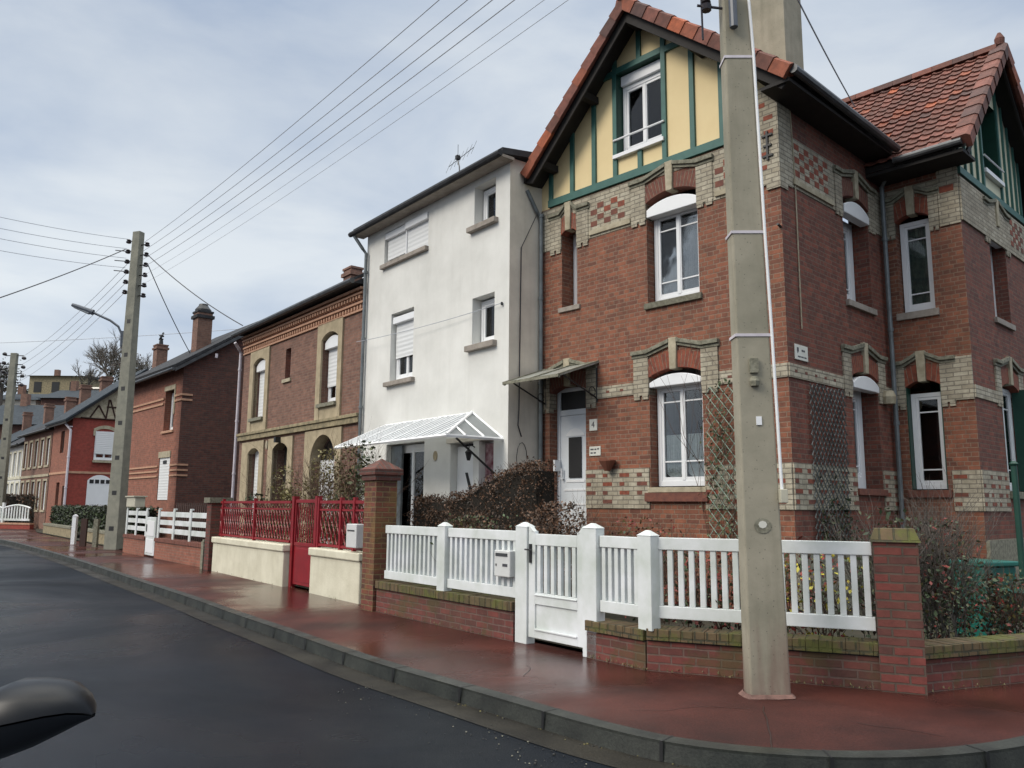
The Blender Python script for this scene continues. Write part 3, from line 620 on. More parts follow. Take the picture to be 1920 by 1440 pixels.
# glass canopy over the door, on two iron brackets
m = MB(F()); m.hexa([(-4.82, -1.0, 3.585), (-3.48, -1.0, 3.585), (-3.48, 0, 3.93), (-4.82, 0, 3.93), (-4.82, -1.0, 3.61), (-3.48, -1.0, 3.61), (-3.48, 0, 3.955), (-4.82, 0, 3.955)])
cn = m.build('door_canopy', CANG, H)
m = MB(F())
for u in (-4.8, -4.15, -3.5): m.box(u-.02, u+.02, -1.0, -.98, 3.56, 3.63); m.hexa([(u-.02, -1.0, 3.612), (u+.02, -1.0, 3.612), (u+.02, 0, 3.957), (u-.02, 0, 3.957), (u-.02, -1.0, 3.63), (u+.02, -1.0, 3.63), (u+.02, 0, 3.975), (u-.02, 0, 3.975)])
m.box(-4.82, -3.48, -1.03, -1.0, 3.57, 3.62); m.build('glazing_bar', LICH, cn)
for u in (-4.75, -3.52):
    m = MB(F()); m.tube([(u, 0, 3.3), (u, -.06, 3.33), (u, -.85, 3.62)], .014, 6); m.tube([(u, -.02, 3.25), (u, -.02, 3.9)], .014, 6)
    m.tube([(u, -.14+.08*cos(a), 3.42+.08*sin(a)) for a in [i*.6 for i in range(11)]], .009, 5); m.build('bracket', BLACK, cn)
# side windows
for z, nm in ((4.8, 'upper side window of the corner house'), (1.8, 'lower side window of the corner house')):
    o = window(G(), H, 2.03, 2.97, z, z+(1.53 if z > 4 else 1.62), .27, munt=(.22, .8), fb=.16, sill=(1.97, 3.03, -.06, .27, z-.12, z-.02, SILLC if z > 4 else ARCHD), label=nm)
    shutter_box(G(), o, 2.5, .47, z+1.45 if z > 4 else z+1.56, z+1.58 if z > 4 else z+1.66, z+1.72 if z > 4 else z+1.79, -.04, .12)
arch_decor(G(), H, 2.5, .5, 6.5, 6.62, bm=ARCHD, jw=.25); arch_decor(G(), H, 2.5, .5, 3.55, 3.66, jw=.28)
# wing windows
for z, cur in ((4.8, CURTN), (1.8, None)):
    o = window(F(3.6), H, .24, .77, z, z+1.6, .14, leaves=1, munt=(.2, .8), curtain=cur, sill=(.16, .84, -.05, .15, z-.14, z-.02, SILLC if z > 4 else ARCHD), label='narrow white window of the side wing, %s floor' % ('upper' if z > 4 else 'ground'))
    if z < 4:
        m = MB(F(3.6)); m.box(.222, .238, .0, .14, z, z+1.7); m.box(.762, .778, .0, .14, z, z+1.7); m.build('folded_shutter', GRND, o)
arch_decor(F(3.6), H, .5, .28, 6.4, 6.5, jw=.16, jz=6.18); arch_decor(F(3.6), H, .5, .28, 3.5, 3.6, jw=.22, jz=3.2)
for a, b, w, c, d in ((.95, 1.269, -.032, 6.15, 7.3), (.0, .949, -.012, 6.84, 7.0), (.95, 1.269, -.0325, 3.22, 3.93)): m = MB(F(3.6)); m.box(a, b, w, .02, c, d); m.build('corner_quoin', CRB, H)
m = MB(F(3.6)); m.box(.98, 1.2, -.036, -.0326, 6.72, 6.83); m.build('inset_bricks', ARCHB, H)
# wing side gable
for a, b, w, c, d in ((3.602, 7.19, -.03, 6.2, 6.95), (3.602, 4.7, -.022, 3.25, 3.45), (6.2, 7.19, -.022, 3.25, 3.45)): m = MB(G(1.27)); m.box(a, b, w, .001, c, d); m.build('cream_brick_band', CRB, H)
checker(G(1.27), H, 3.75, 4.7, 6.35, 6.9, [ARCHB, ARCHD]); checker(G(1.29), H, 6.2, 7.1, 6.35, 6.9, [ARCHB, ARCHD])
WR, WRZ = 5.6, 9.98; wz = lambda y: WRZ-.15-abs(y-WR)*1.02
m = MB(G(1.27))
m.prism([(3.6, 7.0), (4.98, 7.0), (4.98, wz(4.98)), (3.6, wz(3.6))], .01, .05); m.prism([(5.95, 7.0), (7.2, 7.0), (7.2, wz(7.2)), (5.95, wz(5.95))], .01, .05)
m.prism([(4.98, 7.0), (5.95, 7.0), (5.95, 7.5), (4.98, 7.5)], .01, .05); m.prism([(4.98, 8.95), (5.95, 8.95), (5.95, wz(5.95)), (WR, wz(WR)), (4.98, wz(4.98))], .01, .05)
m.build('gable_panel', CRM2, H)
m = MB(G(1.27)); m.box(3.605, 7.19, -.045, .05, 7.0, 7.13)
for u in (3.66, 4.0, 4.32, 4.64, 4.94, 5.99, 6.3, 6.6, 6.9, 7.15): post(m, u, .018 if u not in (4.94, 5.99) else .035, 7.131, None, wz)
m.build('timber_frame', GRN, H, bevel=.004)
m = MB(G(1.27)); a, b_, c, d, e = 4.982, 5.948, 7.501, 8.949, .24
m.add([(a, 0, c), (b_, 0, c), (b_, 0, d), (a, 0, d), (a, e, c), (b_, e, c), (b_, e, d), (a, e, d)], [(0, 1, 5, 4), (1, 2, 6, 5), (2, 3, 7, 6), (3, 0, 4, 7), (4, 5, 6, 7)]); m.build('window_surround', GRND, H)
m = MB(G(1.27)); m.box(4.95, 5.98, -.07, .05, 7.42, 7.498); m.tube([(4.9, -.06, 7.72), (6.0, -.06, 7.72)], .018, 6); m.build('guard_rail', WHT, H)
o = window(G(1.27), H, 5.0, 5.9, 4.8, 6.35, .22, fb=.12, munt=(.2, .8), sill=(4.93, 5.97, -.05, .15, 4.68, 4.78, SILLC), label='upper window in the right wall of the side wing')
shutter_box(G(1.27), o, 5.45, .44, 6.25, 6.36, 6.5, .02, .15); arch_decor(G(1.27), H, 5.45, .46, 6.45, 6.55, bm=ARCHD, jw=.24)
o = window(G(1.27), H, 4.96, 5.94, 1.8, 3.6, .12, munt=(.2, .8), sill=(4.9, 6.0, -.07, .13, 1.66, 1.78, LICH), label='ground floor window in the right wall of the side wing')
m = MB(G(1.27)); m.box(4.955, 4.975, -.0, .12, 1.8, 3.6); m.box(5.93, 5.945, -.3, .1, 1.8, 3.6); m.build('folded_shutter', GRND, o)
arch_decor(G(1.27), H, 5.45, .5, 3.55, 3.66, jw=.26)
# ---- roofs
def tile_roof(mb, O, U, V, Nn, nu, nv, tw=.225, th=.30, nmat=5, clip=None, wts=(4, 3, 4, 2, .5)):
    O, U, V, Nn = map(Vector, (O, U, V, Nn)); prof = ((0, .0), (.12, .018), (.28, .02), (.42, .003), (.6, -.003), (.85, -.002), (1, .0))
    for i in range(nu):
        for j in range(nv):
            if clip and not clip(i, j): continue
            b = O+U*(i*tw+random.uniform(-.004, .004))+V*(j*th); k = random.choices(range(nmat), wts)[0]; lift = .035+random.uniform(-.004, .006); vs = []
            for (t, h) in prof:
                q = b+U*(t*tw); vs += [q+Nn*(h+lift-.022), q+Nn*(h+lift), q+V*(th+.02)+Nn*(h+.004)]
            mb.m = k; mb.add([tuple(x) for x in vs], [f for s in range(len(prof)-1) for f in ((3*s, 3*s+3, 3*s+4, 3*s+1), (3*s+1, 3*s+4, 3*s+5, 3*s+2))])
V1 = Vector((0, 1/sqrt(2.04), 1.02/sqrt(2.04))).normalized(); N1 = Vector((0, -V1.z, V1.y))
ov = .45
# main roof decks
YB = 9.2
m = MB()
def deck(mb, prof, ya, yb, t=.1):   # prof [(x,z),(x,z)] extruded in y
    (xa, za), (xb, zb) = prof; mb.prism([(xa, za), (xb, zb), (xb, zb-t), (xa, za-t)], ya, yb)
deck(m, ((-4.9, RZ1-.06-(RK+4.9)*SL), (RK, RZ1-.06)), -.46, YB); deck(m, ((RK, RZ1-.06), (.42, RZ1-.06-(.42-RK)*SR)), -.46, YB)
rf = m.build('roof', SOFF, H)
m = MB(); vr = Vector((-1, 0, SR)).normalized(); nr = Vector((SR, 0, 1)).normalized()
Lr = sqrt((.44-RK)**2*(1+SR**2))
tile_roof(m, (.46, -.42, RZ1-.04-(.46-RK)*SR), (0, 1, 0), vr, nr, 42, int(Lr/.3), clip=None, wts=(3, 4, 4, 3, 0))
m.build('roof_tiles', TILES, rf)
m = MB(); m.prism([(-4.92, RZ1-.0-(RK+4.92)*SL), (RK, RZ1-.0), (RK, RZ1-.055), (-4.92, RZ1-.055-(RK+4.92)*SL)], -.4, YB); m.build('roof_covering', TILES[1], rf)
def verge(par, P0, D, Nn, side, n, L_=.34, sz=1., wts=(3, 3, 4, 2, 1)):
    """row of verge tiles from the eave up; D up-slope, Nn roof normal, side outward"""
    P0, D, Nn, side = map(Vector, (P0, D, Nn, side)); mb = MB()
    for i in range(n):
        a = P0+D*(i*L_-.03); b = P0+D*((i+1)*L_); k = random.choices(range(5), wts)[0]; mb.m = k
        def sec(p, g): return [tuple(p+side*(.05*g)-Nn*.15), tuple(p+side*(.06*g)+Nn*(.035*g)), tuple(p+side*(.02)+Nn*(.065*g)), tuple(p-side*.20+Nn*(.06*g)), tuple(p-side*.20+Nn*.0), tuple(p+side*.0-Nn*.15)]
        A, B2 = sec(a, 1.25), sec(b, .95); mb.add(A+B2, [(0, 1, 2, 3, 4, 5), (11, 10, 9, 8, 7, 6)]+[(q, (q+1) % 6, 6+(q+1) % 6, 6+q) for q in range(6)])
    return mb.build('verge_tiles', TILES, par)
dl = Vector((1, 0, SL)).normalized(); nl = Vector((-SL, 0, 1)).normalized(); Ll = (RK+4.86)*sqrt(1+SL*SL)
verge(rf, (-4.86, -.47, RZ1-.02-(RK+4.86)*SL), dl, nl, (0, -1, 0), int(Ll/.3)+0, Ll/int(Ll/.3))
dr_ = Vector((-1, 0, SR)).normalized(); L2 = (.46-RK)*sqrt(1+SR*SR)
verge(rf, (.46, -.47, RZ1-.02-(.46-RK)*SR), dr_, nr, (0, -1, 0), int(L2/.31), L2/int(L2/.31), wts=(4, 3, 4, 1, 2))
m = MB()
for i in range(26): 
    y = -.5+i*.37; m.m = random.choice((0, 1, 2)); m.prism([(RK-.17, RZ1-.1), (RK-.13, RZ1+.03), (RK, RZ1+.09), (RK+.13, RZ1+.03), (RK+.17, RZ1-.1)], y, y+.385, 'y')
m.lathe([(.09, -.1), (.1, .05), (.05, .1), (.07, .2), (.02, .28)], (RK, -.48, RZ1+.08), 10)
m.build('ridge_tiles', TILES, rf)
# barge boards and purlins under the verge
m = MB(); 
m.prism([(-4.88, RZ1-.17-(RK+4.88)*SL), (RK, RZ1-.17), (RK, RZ1-.40), (-4.7, RZ1-.40-(RK+4.7)*SL)], -.42, -.385); m.prism([(RK, RZ1-.17), (.42, RZ1-.17-(.42-RK)*SR), (.3, RZ1-.38-(.3-RK)*SR), (RK, RZ1-.40)], -.42, -.385)
m.build('barge_board', SOFF, rf)
for x in (-4.5, -3.5, -1.2, -.1): z = gz(x)-.11; m = MB(); m.box(x-.06, x+.06, -.38, .0, z-.08, z+.05); m.build('purlin_end', SOFF, rf)
m = MB(); m.box(RK-.06, RK+.06, -.38, 0, gz(RK)-.22, gz(RK)-.08); m.build('purlin_end', SOFF, rf)
# eave soffit and gutter on the side wall
ez = RZ1-.06-(.42-RK)*SR
m = MB(); m.box(.0, .44, -.46, 3.15, ez-.16, ez-.11); m.build('soffit', SOFF, rf)
m = MB(); m.tube([(.52, -.48, ez-.02), (.52, 3.1, ez-.06)], .065, 10); m.build('gutter', GUTT, rf)
# wing roof
VX = 1.60; YE = 3.02
ZE = WRZ-.06-(WR-YE)*1.02
m = MB(); m.prism([(YE, ZE), (WR, WRZ-.06), (WR, WRZ-.16), (YE, ZE-.1)], -2.0, VX, 'x'); m.prism([(WR, WRZ-.06), (8.18, ZE), (8.18, ZE-.1), (WR, WRZ-.16)], -2.0, VX, 'x'); wr = m.build('wing_roof', SOFF, H)
Lw = (WR-YE)*sqrt(1+1.02**2)
m = MB(); tile_roof(m, (-1.6, YE-.03, ZE+.0), (1, 0, 0), V1, N1, 16, 18, .199, Lw/18, clip=None, wts=(.7, 6, 4, .5, .12))
m.build('roof_tiles', TILES, wr)
verge(wr, (VX+.02, YE-.03, ZE+.02), V1, N1, (1, 0, 0), 10, (Lw+.06)/10, wts=(1, 4, 4, 3, 0))
V2 = Vector((0, -V1.y, V1.z)); N2 = Vector((0, N1.y*-1, N1.z)); verge(wr, (VX+.02, 8.21, ZE+.02), V2, N2, (1, 0, 0), 10, (Lw+.06)/10, wts=(1, 3, 3, 4, 0))
m = MB()
for i in range(9): x = -1.85+i*.373; m.m = random.choice((1, 2, 3)); m.prism([(WR-.16, WRZ-.08), (WR-.12, WRZ+.04), (WR, WRZ+.1), (WR+.12, WRZ+.04), (WR+.16, WRZ-.08)], x, x+.385, 'x')
m.lathe([(.08, -.05), (.09, .08), (.03, .2)], (VX-.05, WR, WRZ+.08), 10); m.build('ridge_tiles', TILES, wr)
m = MB(); m.tube([(.5, YE-.07, ZE-.03), (VX-.04, YE-.07, ZE-.02)], .055, 10); m.build('gutter', GUTT, wr)
m = MB(); m.box(.0, VX-.05, YE, 3.6, ZE-.17, ZE-.11); m.prism([(3.2, ZE-.11), (WR, WRZ-.16), (WR, WRZ-.3), (3.3, ZE-.14)], VX-.08, VX-.04, 'x'); m.prism([(WR, WRZ-.16), (8.1, ZE-.11), (8.0, ZE-.14), (WR, WRZ-.3)], VX-.08, VX-.04, 'x'); m.build('soffit', SOFF, wr)
# rendered chimney
o = chimney(H, -1.12, -.28, .9, 1.5, 8.2, 11.9, CONC, cap=False)
# rain pipes
downpipe(F(), H, -4.82, -.07, .1, 6.85, elbow=(-.08, -.3, .5), lab='zinc downpipe at the left end of the front wall')
downpipe(G(), H, 3.45, -.09, .9, 7.05, elbow=(-.3, -.42, .3), lab='zinc downpipe in the inner corner')
m = MB(F()); m.tube([(-.02, -.0, 5.5), (-.02, -.09, 5.52)], .02, 6); m.build('wall_spike', BLACK, H)
m = MB(G()); m.tube([(.42, -.02, 6.3), (.42, -.02, 4.05)], .01, 6); m.tube([(.42, -.02, 6.3), (.36, -.02, 7.4)], .01, 6); m.build('wall_cable', CREAM, H)
m = MB(G()); m.lathe([(.1, 0), (.12, .12), (.08, .22)], (3.22, -.08, 3.2), 10); m.build('lamp_globe', CREAM, H)

# small things on the corner house
def on(fr, x, y, z, name, label, cat, group=None): return thing(name, label, cat, fr, x, y, z, group)
def text(par, s, size, loc, mat, rotz=0, name='lettering', ext=.001):
    c = bpy.data.curves.new(name, 'FONT'); c.body = s; c.size = size; c.extrude = ext; c.align_x = 'CENTER'; c.align_y = 'CENTER'
    o = bpy.data.objects.new(name, c); me = bpy.data.meshes.new_from_object(o); bpy.data.objects.remove(o)
    me.materials.append(mat); q = bpy.data.objects.new(name, me); COL.objects.link(q); q.parent = par; q.location = loc; q.rotation_euler = (pi/2, 0, rotz); return q
o = on(B, -3.61, 0, 2.86, 'house_number_plate', 'small white square house number plate right of the white front door', 'sign')
m = MB(); m.box(-.085, .085, -.02, -.001, -.1, .1); m.build('plate', PLATE, o, bevel=.004); text(o, '4', .15, (0, -.0215, 0), INK)
o = on(B, -3.57, 0, 2.41, 'wall_notice', 'cream rectangular notice plate below the house number plate', 'sign')
m = MB(); m.box(-.13, .12, -.02, -.001, -.08, .08); m.build('plate', PLATE, o, bevel=.004)
m = MB()
for a, b, z in ((-.1, -.03, .03), (-.01, .03, .03), (.05, .09, .035), (-.1, -.05, -.03), (-.03, .02, -.03)): m.box(a, b, -.0225, -.0205, z-.012, z+.012)
m.build('lettering', INK, o)
o = thing('street_name_plate', 'white street name plate on the side wall beside the house corner', 'sign', B, 0, .38, 3.69); 
m = MB(G()); m.box(-.19, .19, -.02, -.001, -.115, .11); m.build('plate', PLATE, o, bevel=.006)
m = MB(G())
for a, b, z, h in ((-.14, -.09, .035, .03), (-.13, -.11, -.0, .015), (-.0, .035, .03, .014), (.05, .09, .03, .014), (-.12, -.04, -.065, .009), (-.02, .05, -.065, .009), (.07, .13, -.065, .009)): m.box(a, b, -.023, -.0205, z-h, z+h)
m.build('lettering', INK, o)
o = on(B, -3.21, 0, 2.18, 'wall_flower_pot', 'small dark terracotta flower pot hung on the brick wall left of the window', 'plant pot')
m = MB(); m.lathe([(.05, -.12), (.09, -.05), (.14, .04), (.14, .06)], (0, -.13, 0), 12); m.build('pot', TERRA, o)

# ---------------- foliage helpers
def leaf_cloud(name, mats, n, sampler, size, parent=None, loc=None, droop=0):
    mb = MB()
    for _ in range(n):
        p = sampler()
        if p is None: continue
        s = size*random.uniform(.6, 1.3); a = random.uniform(0, 2*pi); u = Vector((random.gauss(0, 1), random.gauss(0, 1), random.gauss(0, 1)-droop)).normalized()
        v = u.cross(Vector((random.gauss(0, 1), random.gauss(0, 1), random.gauss(0, 1)))).normalized()
        mb.m = random.randrange(len(mats)); p = Vector(p)
        mb.add([tuple(p-u*s), tuple(p+v*s*.55), tuple(p+u*s), tuple(p-v*s*.55)], [(0, 1, 2, 3)])
    return mb.build(name, mats, parent, loc=loc, recalc=False)
def twigs(mb, base, direction, length, r, depth, spread=.6, seg=4, up=.15):
    p = Vector(base); d = Vector(direction).normalized(); pts = [tuple(p)]; kids = []
    for i in range(seg):
        d = (d+Vector((random.gauss(0, .13), random.gauss(0, .13), random.gauss(0, .1)+up*.15))).normalized(); p = p+d*(length/seg); pts.append(tuple(p)); kids.append((p.copy(), d.copy()))
    mb.tube(pts, r, 4, r1=r*.45, cap=False)
    if depth > 0:
        for (q, e) in kids[1:]:
            for _ in range(2 if depth > 1 else random.choice((1, 2))):
                nd = (e+Vector((random.gauss(0, spread), random.gauss(0, spread), random.gauss(0, spread*.7)+up))).normalized(); twigs(mb, q, nd, length*random.uniform(.45, .7), r*.5, depth-1, spread, seg, up)
def hedge_box(fr, x0, x1, y0, y1, z0, ztop, name, label, cat, mats, dens=900, ls=.03, rough=.08):
    """ztop: function of x"""
    o = thing(name, label, cat, fr, x0, y0, z0); Lx = x1-x0; Ly = y1-y0
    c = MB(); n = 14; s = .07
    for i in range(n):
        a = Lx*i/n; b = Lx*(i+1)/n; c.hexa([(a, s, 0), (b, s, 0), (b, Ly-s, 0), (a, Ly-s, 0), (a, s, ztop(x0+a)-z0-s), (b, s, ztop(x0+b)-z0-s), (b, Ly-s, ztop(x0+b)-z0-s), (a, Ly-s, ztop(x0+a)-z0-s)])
    c.build('shadow_core', CORE, o)  # solid near-black block, painted shade between the leaves
    def samp():
        x = random.uniform(0, Lx); h = ztop(x0+x)-z0; k = random.random()
        if k < .62: y = random.gauss(.03, .04); z = random.uniform(0, h)
        elif k < .85: y = random.uniform(0, Ly); z = h+random.gauss(-.02, .035)
        else: x = random.choice((0, Lx))+random.gauss(0, .04); y = random.uniform(0, Ly); z = random.uniform(0, ztop(x0+min(max(x, 0), Lx))-z0)
        q = rough*noise.noise((x*3.1, z*3.1, 2)); return (x, y-q, z+q)
    leaf_cloud('foliage', mats, int(dens*(Lx*(ztop((x0+x1)/2)-z0)+Lx*Ly)), samp, ls, o)
    t = MB()
    for _ in range(int(Lx*26)):
        x = random.uniform(0, Lx); h = ztop(x0+x)-z0; t.tube([(x, random.uniform(0, Ly*.6), h-.1), (x+random.gauss(0, .05), random.uniform(-.05, Ly*.6), h+random.uniform(.02, .13))], .004, 3, r1=.002, cap=False)
    t.build('twigs', BARK, o)
    return o

# trellis at the front wall with climbing plant
def trellis(name, label, tr, fr, x, y, u0, u1, z0, z1, mat, pitch=.14, r=.007, slope=1.25, par=None):
    o = thing(name, label, 'trellis', fr, x, y, 0); m = MB(tr); n = 0
    for s, w in ((1, -.035), (-1, -.05)):
        c = -3.0
        while c < 5:
            # line z = z0 + s*slope*(u-u0) + c
            pts = []
            for k in range(0, 41):
                u = u0+(u1-u0)*k/40; z = z0+s*slope*(u-u0)+c
                if z0 <= z <= z1: pts.append((u, w, z))
            if len(pts) > 1: m.tube([pts[0], pts[-1]], r, 4)
            c += pitch*sqrt(1+slope*slope)/slope*1.15
    m.build('lattice', mat, o); return o
t1 = trellis('garden_trellis', 'pale green lattice trellis with climbing rose beside the ground floor window', F(), B, -1.0, -.02, -.32, .17, 1.0, 3.28, TREL, .13)
def s_(): 
    z = random.uniform(.95, 3.35); k = (.15+.2*sin(z*2.2)) 
    return (random.gauss(-.08+k*.3, .13), random.uniform(-.22, -.02), z)
leaf_cloud('leaves', [LFG, LFV, LFG], 430, s_, .03, t1)
m = MB()
for _ in range(7): x = random.uniform(-.25, .25); twigs(m, (x, -.06, .1), (random.gauss(0, .1), -.02, 1), 2.6, .007, 1, .25, 6, .5)
m.build('stems', BARK, t1)
t2 = trellis('garden_trellis', 'dark grey lattice trellis on the side wall below the street name plate', G(), B, 0, 1.1, -.58, .55, .95, 3.28, TRELD, .1, .009)
leaf_cloud('leaves', [LFV, LFD], 260, lambda: (random.uniform(.04, .16), random.uniform(-.55, .55), abs(random.gauss(0, .35))+.95), .035, t2)

# ================================================================== WHITE HOUSE
Hw = thing('white_house', 'tall narrow white rendered house with shallow dark roof and glazed door canopy', 'house', WH)
m = MB(F()); hs = [(-1.13, -.44, 6.85, 7.66, .3), (-4.67, -2.8, 6.9, 7.66, .12), (-1.15, -.44, 4.5, 5.42, .3), (-4.26, -3.3, 4.15, 5.68, .25), (-4.3, -2.76, .3, 2.77, .3), (-1.81, -1.05, .2, 2.66, .3), (-.87, -.42, .2, 2.66, .25)]
wall(m, -5.5, 0, 0, 7.9, hs); m.m = 1; m.tr = G(); wall(m, 0, 6, 0, 7.9, [])
m.tr = None; m.m = 0; m.add([(-5.5, 0, 0), (-5.5, 7, 0), (-5.5, 7, 7.9), (-5.5, 0, 7.9)], [(0, 1, 2, 3)]); m.build('wall', [STUC, STUCG], Hw, recalc=False)
window(F(), Hw, -1.11, -.45, 6.87, 7.62, .2, leaves=1, curtain=CURTG, sill=(-1.25, -.35, -.11, .2, 6.74, 6.84, SILLC), label='top floor right window of the white house')
o = window(F(), Hw, -4.65, -3.76, 6.92, 7.64, .1, leaves=1, shutter=7.02, room=False, label='top floor twin window with lowered shutters')
m = MB(F()); m.box(-3.73, -2.82, .05, .065, 6.96, 7.64); m.build('roller_shutter', SHUT, o)
m = MB(F()); m.box(-4.66, -3.78, .0, .1, 7.5, 7.65); m.box(-3.72, -2.81, -.04, .08, 7.5, 7.65); m.box(-3.775, -3.725, .02, .11, 6.92, 7.5); m.build('shutter_cassette', WHT, o, bevel=.01)
m = MB(F()); m.box(-4.72, -2.78, -.09, .1, 6.80, 6.895); m.build('sill', SILLC, o, bevel=.008)
window(F(), Hw, -1.13, -.45, 4.52, 5.38, .2, leaves=1, curtain=CURTG, sill=(-1.27, -.36, -.10, .2, 4.38, 4.49, SILLC), label='middle floor right window of the white house')
o = window(F(), Hw, -4.24, -3.32, 4.17, 5.55, .15, leaves=2, shutter=4.68, sill=(-4.38, -3.2, -.10, .14, 4.05, 4.145, SILLC), label='middle floor left window with half lowered shutter')
m = MB(F()); m.box(-4.24, -3.32, .03, .14, 5.45, 5.6); m.build('shutter_cassette', WHT, o, bevel=.01)
o = window(F(), Hw, -4.28, -2.78, .3, 2.75, .2, leaves=2, fb=.12, label='ground floor glazed door of the white house')
m = MB(F()); m.box(-4.3, -3.85, .12, .17, .3, 2.75); m.build('folded_shutter', PIPE, o)
m = MB(F()); m.box(-1.8, -1.06, .16, .22, .2, 2.6); dw = m.build('door', WHT, Hw, label='white front door with a small slanted window')
m = MB(F()); m.prism([(-1.52, 2.1), (-1.44, 2.1), (-1.25, 1.65), (-1.33, 1.65)], .15, .159); m.build('door_pane', BLACK, dw)
m = MB(F()); m.box(-1.2, -1.17, .13, .16, 1.4, 1.6); m.build('handle', GUTT, dw)
m = MB(F()); m.box(-.86, -.43, .14, .16, .25, 2.62); m.build('plum_door_curtain', PLUM, Hw)
m = MB(F()); m.box(-1.92, -.36, -.03, .001, 2.67, 2.76); m.build('lintel', STUCG, Hw)
m = MB(); m.hexa([(-5.72, -.28, 7.86), (.12, -.28, 7.86), (.12, 6.5, 8.9), (-5.72, 6.5, 8.9), (-5.72, -.28, 7.98), (.12, -.28, 7.98), (.12, 6.5, 9.02), (-5.72, 6.5, 9.02)]); m.m = 1
m.box(-5.72, .12, -.3, .0, 7.80, 7.855)
rw_ = m.build('roof', [ROOFD, SILLC], Hw)
m = MB()
for i in range(30):
    x = -5.7+i*.195; m.tube([(x, -.2, 8.0), (x, .6, 8.115)], .014, 6)
m.build('roof_ribs', ROOFD, rw_)
m = MB(); m.tube([(-5.75, -.34, 7.84), (.14, -.34, 7.86)], .06, 8); m.build('gutter', ROOFD, rw_)
downpipe(F(), Hw, -5.42, -.07, 0.1, 7.35, elbow=(-.15, -.25, .42), lab='grey downpipe at the left corner of the white house')
m = MB(G()); m.tube([(.25, -.03, 6.2), (.22, -.03, 3.2), (.2, -.03, 2.9), (.28, -.03, 2.7)], .012, 5); m.tube([(.25, -.03, 6.2), (.62, -.06, 6.95)], .009, 5); m.tube([(.3+.12*cos(a*.5), -.02, 2.3+.3*sin(a*.5)) for a in range(10)], .006, 5); m.build('wall_cable', WIRED, Hw)
m = MB(F()); m.lathe([(.02, -.03), (.02, .03)], (-.18, -.03, 5.13), 6); m.build('wall_hook', BLACK, Hw)
m = MB(F()); m.add([(-2.33+.07*cos(i*pi/5), -.02, 2.45+.1*sin(i*pi/5)) for i in range(10)]+[(-2.33+.07*cos(i*pi/5), -.001, 2.45+.1*sin(i*pi/5)) for i in range(10)], [tuple(range(10))]+[(i, (i+1) % 10, 10+(i+1) % 10, 10+i) for i in range(10)]); m.build('oval_number_plaque', STONEY, Hw)
# canopy: lean-to with a hipped right end
c0, c1, c2, cz0, cz1, cy = -4.34, -1.11, -.15, 3.2, 2.65, -1.2
m = MB(); m.add([(c0, 0, cz0), (c1, 0, cz0), (c2-.0, cy, cz1), (c0, cy, cz1), (c2, 0, cz1)], [(0, 1, 2, 3), (1, 4, 2)])
cnw = m.build('door_canopy', CANP, Hw, label='corrugated glazed canopy with white bars', recalc=False)
m = MB(); n = 22
for i in range(n+1):
    x = c0+(c2-c0)*i/n; t = 0 if x <= c1 else (x-c1)/(c2-c1)
    m.tube([(x, cy*t, cz0-(cz0-cz1)*t+.012), (x, cy, cz1+.012)], .016 if i % 4 else .022, 5)
for k in (0, .34, .67): m.tube([(c1+(c2-c1)*k, cy*k, cz0-(cz0-cz1)*k+.02), (c2, cy*k, cz1+.02)], .024, 5)
m.tube([(c1, 0, cz0+.02), (c2, cy, cz1+.02)], .03, 5); m.tube([(c0, cy, cz1), (c2, cy, cz1), (c2, 0, cz1)], .03, 5); m.tube([(c0, 0, cz0), (c1, 0, cz0)], .025, 5)
m.build('canopy_bars', CANW, cnw)
m = MB(); m.tube([(c2-.15, 0, 2.0), (c2-.15, -.9, cz1-.02)], .02, 5); m.tube([(c0+.1, 0, 2.0), (c0+.1, -.9, cz1-.02)], .02, 5); m.build('bracket', BLACK, cnw)
o = on(WH, -1.0, -.0, 2.45, 'wall_lantern', 'black wall lantern between the white door and the plum curtain', 'lamp')
m = MB(); m.tube([(0, 0, .1), (0, -.12, .16), (0, -.14, .05)], .012, 6); m.build('arm', BLACK, o); m = MB(); m.lathe([(.03, -.15), (.06, -.02), (.07, 0), (.01, .07)], (0, -.14, 0), 6); m.build('lamp_shade', BLACK, o)
# antenna
o = on(WH, -1.55, .3, 8.1, 'tv_antenna', 'thin television antenna on the white house roof', 'antenna'); o.scale = (.85, .85, .85); o.location = WH.w(-2.1, .3, 8.05)
m = MB(); m.tube([(0, 0, 0), (-.03, 0, .55), (-.12, 0, .78)], .018, 6); m.build('mast', GUTT, o)
m = MB(); m.tube([(-.5, 0, .7), (.3, .2, 1.0)], .01, 4)
for i in range(7): t = i/6; c = Vector((-.5+.8*t, .2*t, .7+.3*t)); m.tube([tuple(c+Vector((-.06, .12, .22))), tuple(c-Vector((-.06, .12, .22)))], .006, 4)
m.tube([(-.1, 0, .62), (-.1, 0, 1.15)], .008, 4); m.build('aerial_rods', GUTT, o); m = MB(); m.box(-.15, -.06, -.05, .05, .76, .86); m.build('amplifier_box', BLACK, o)

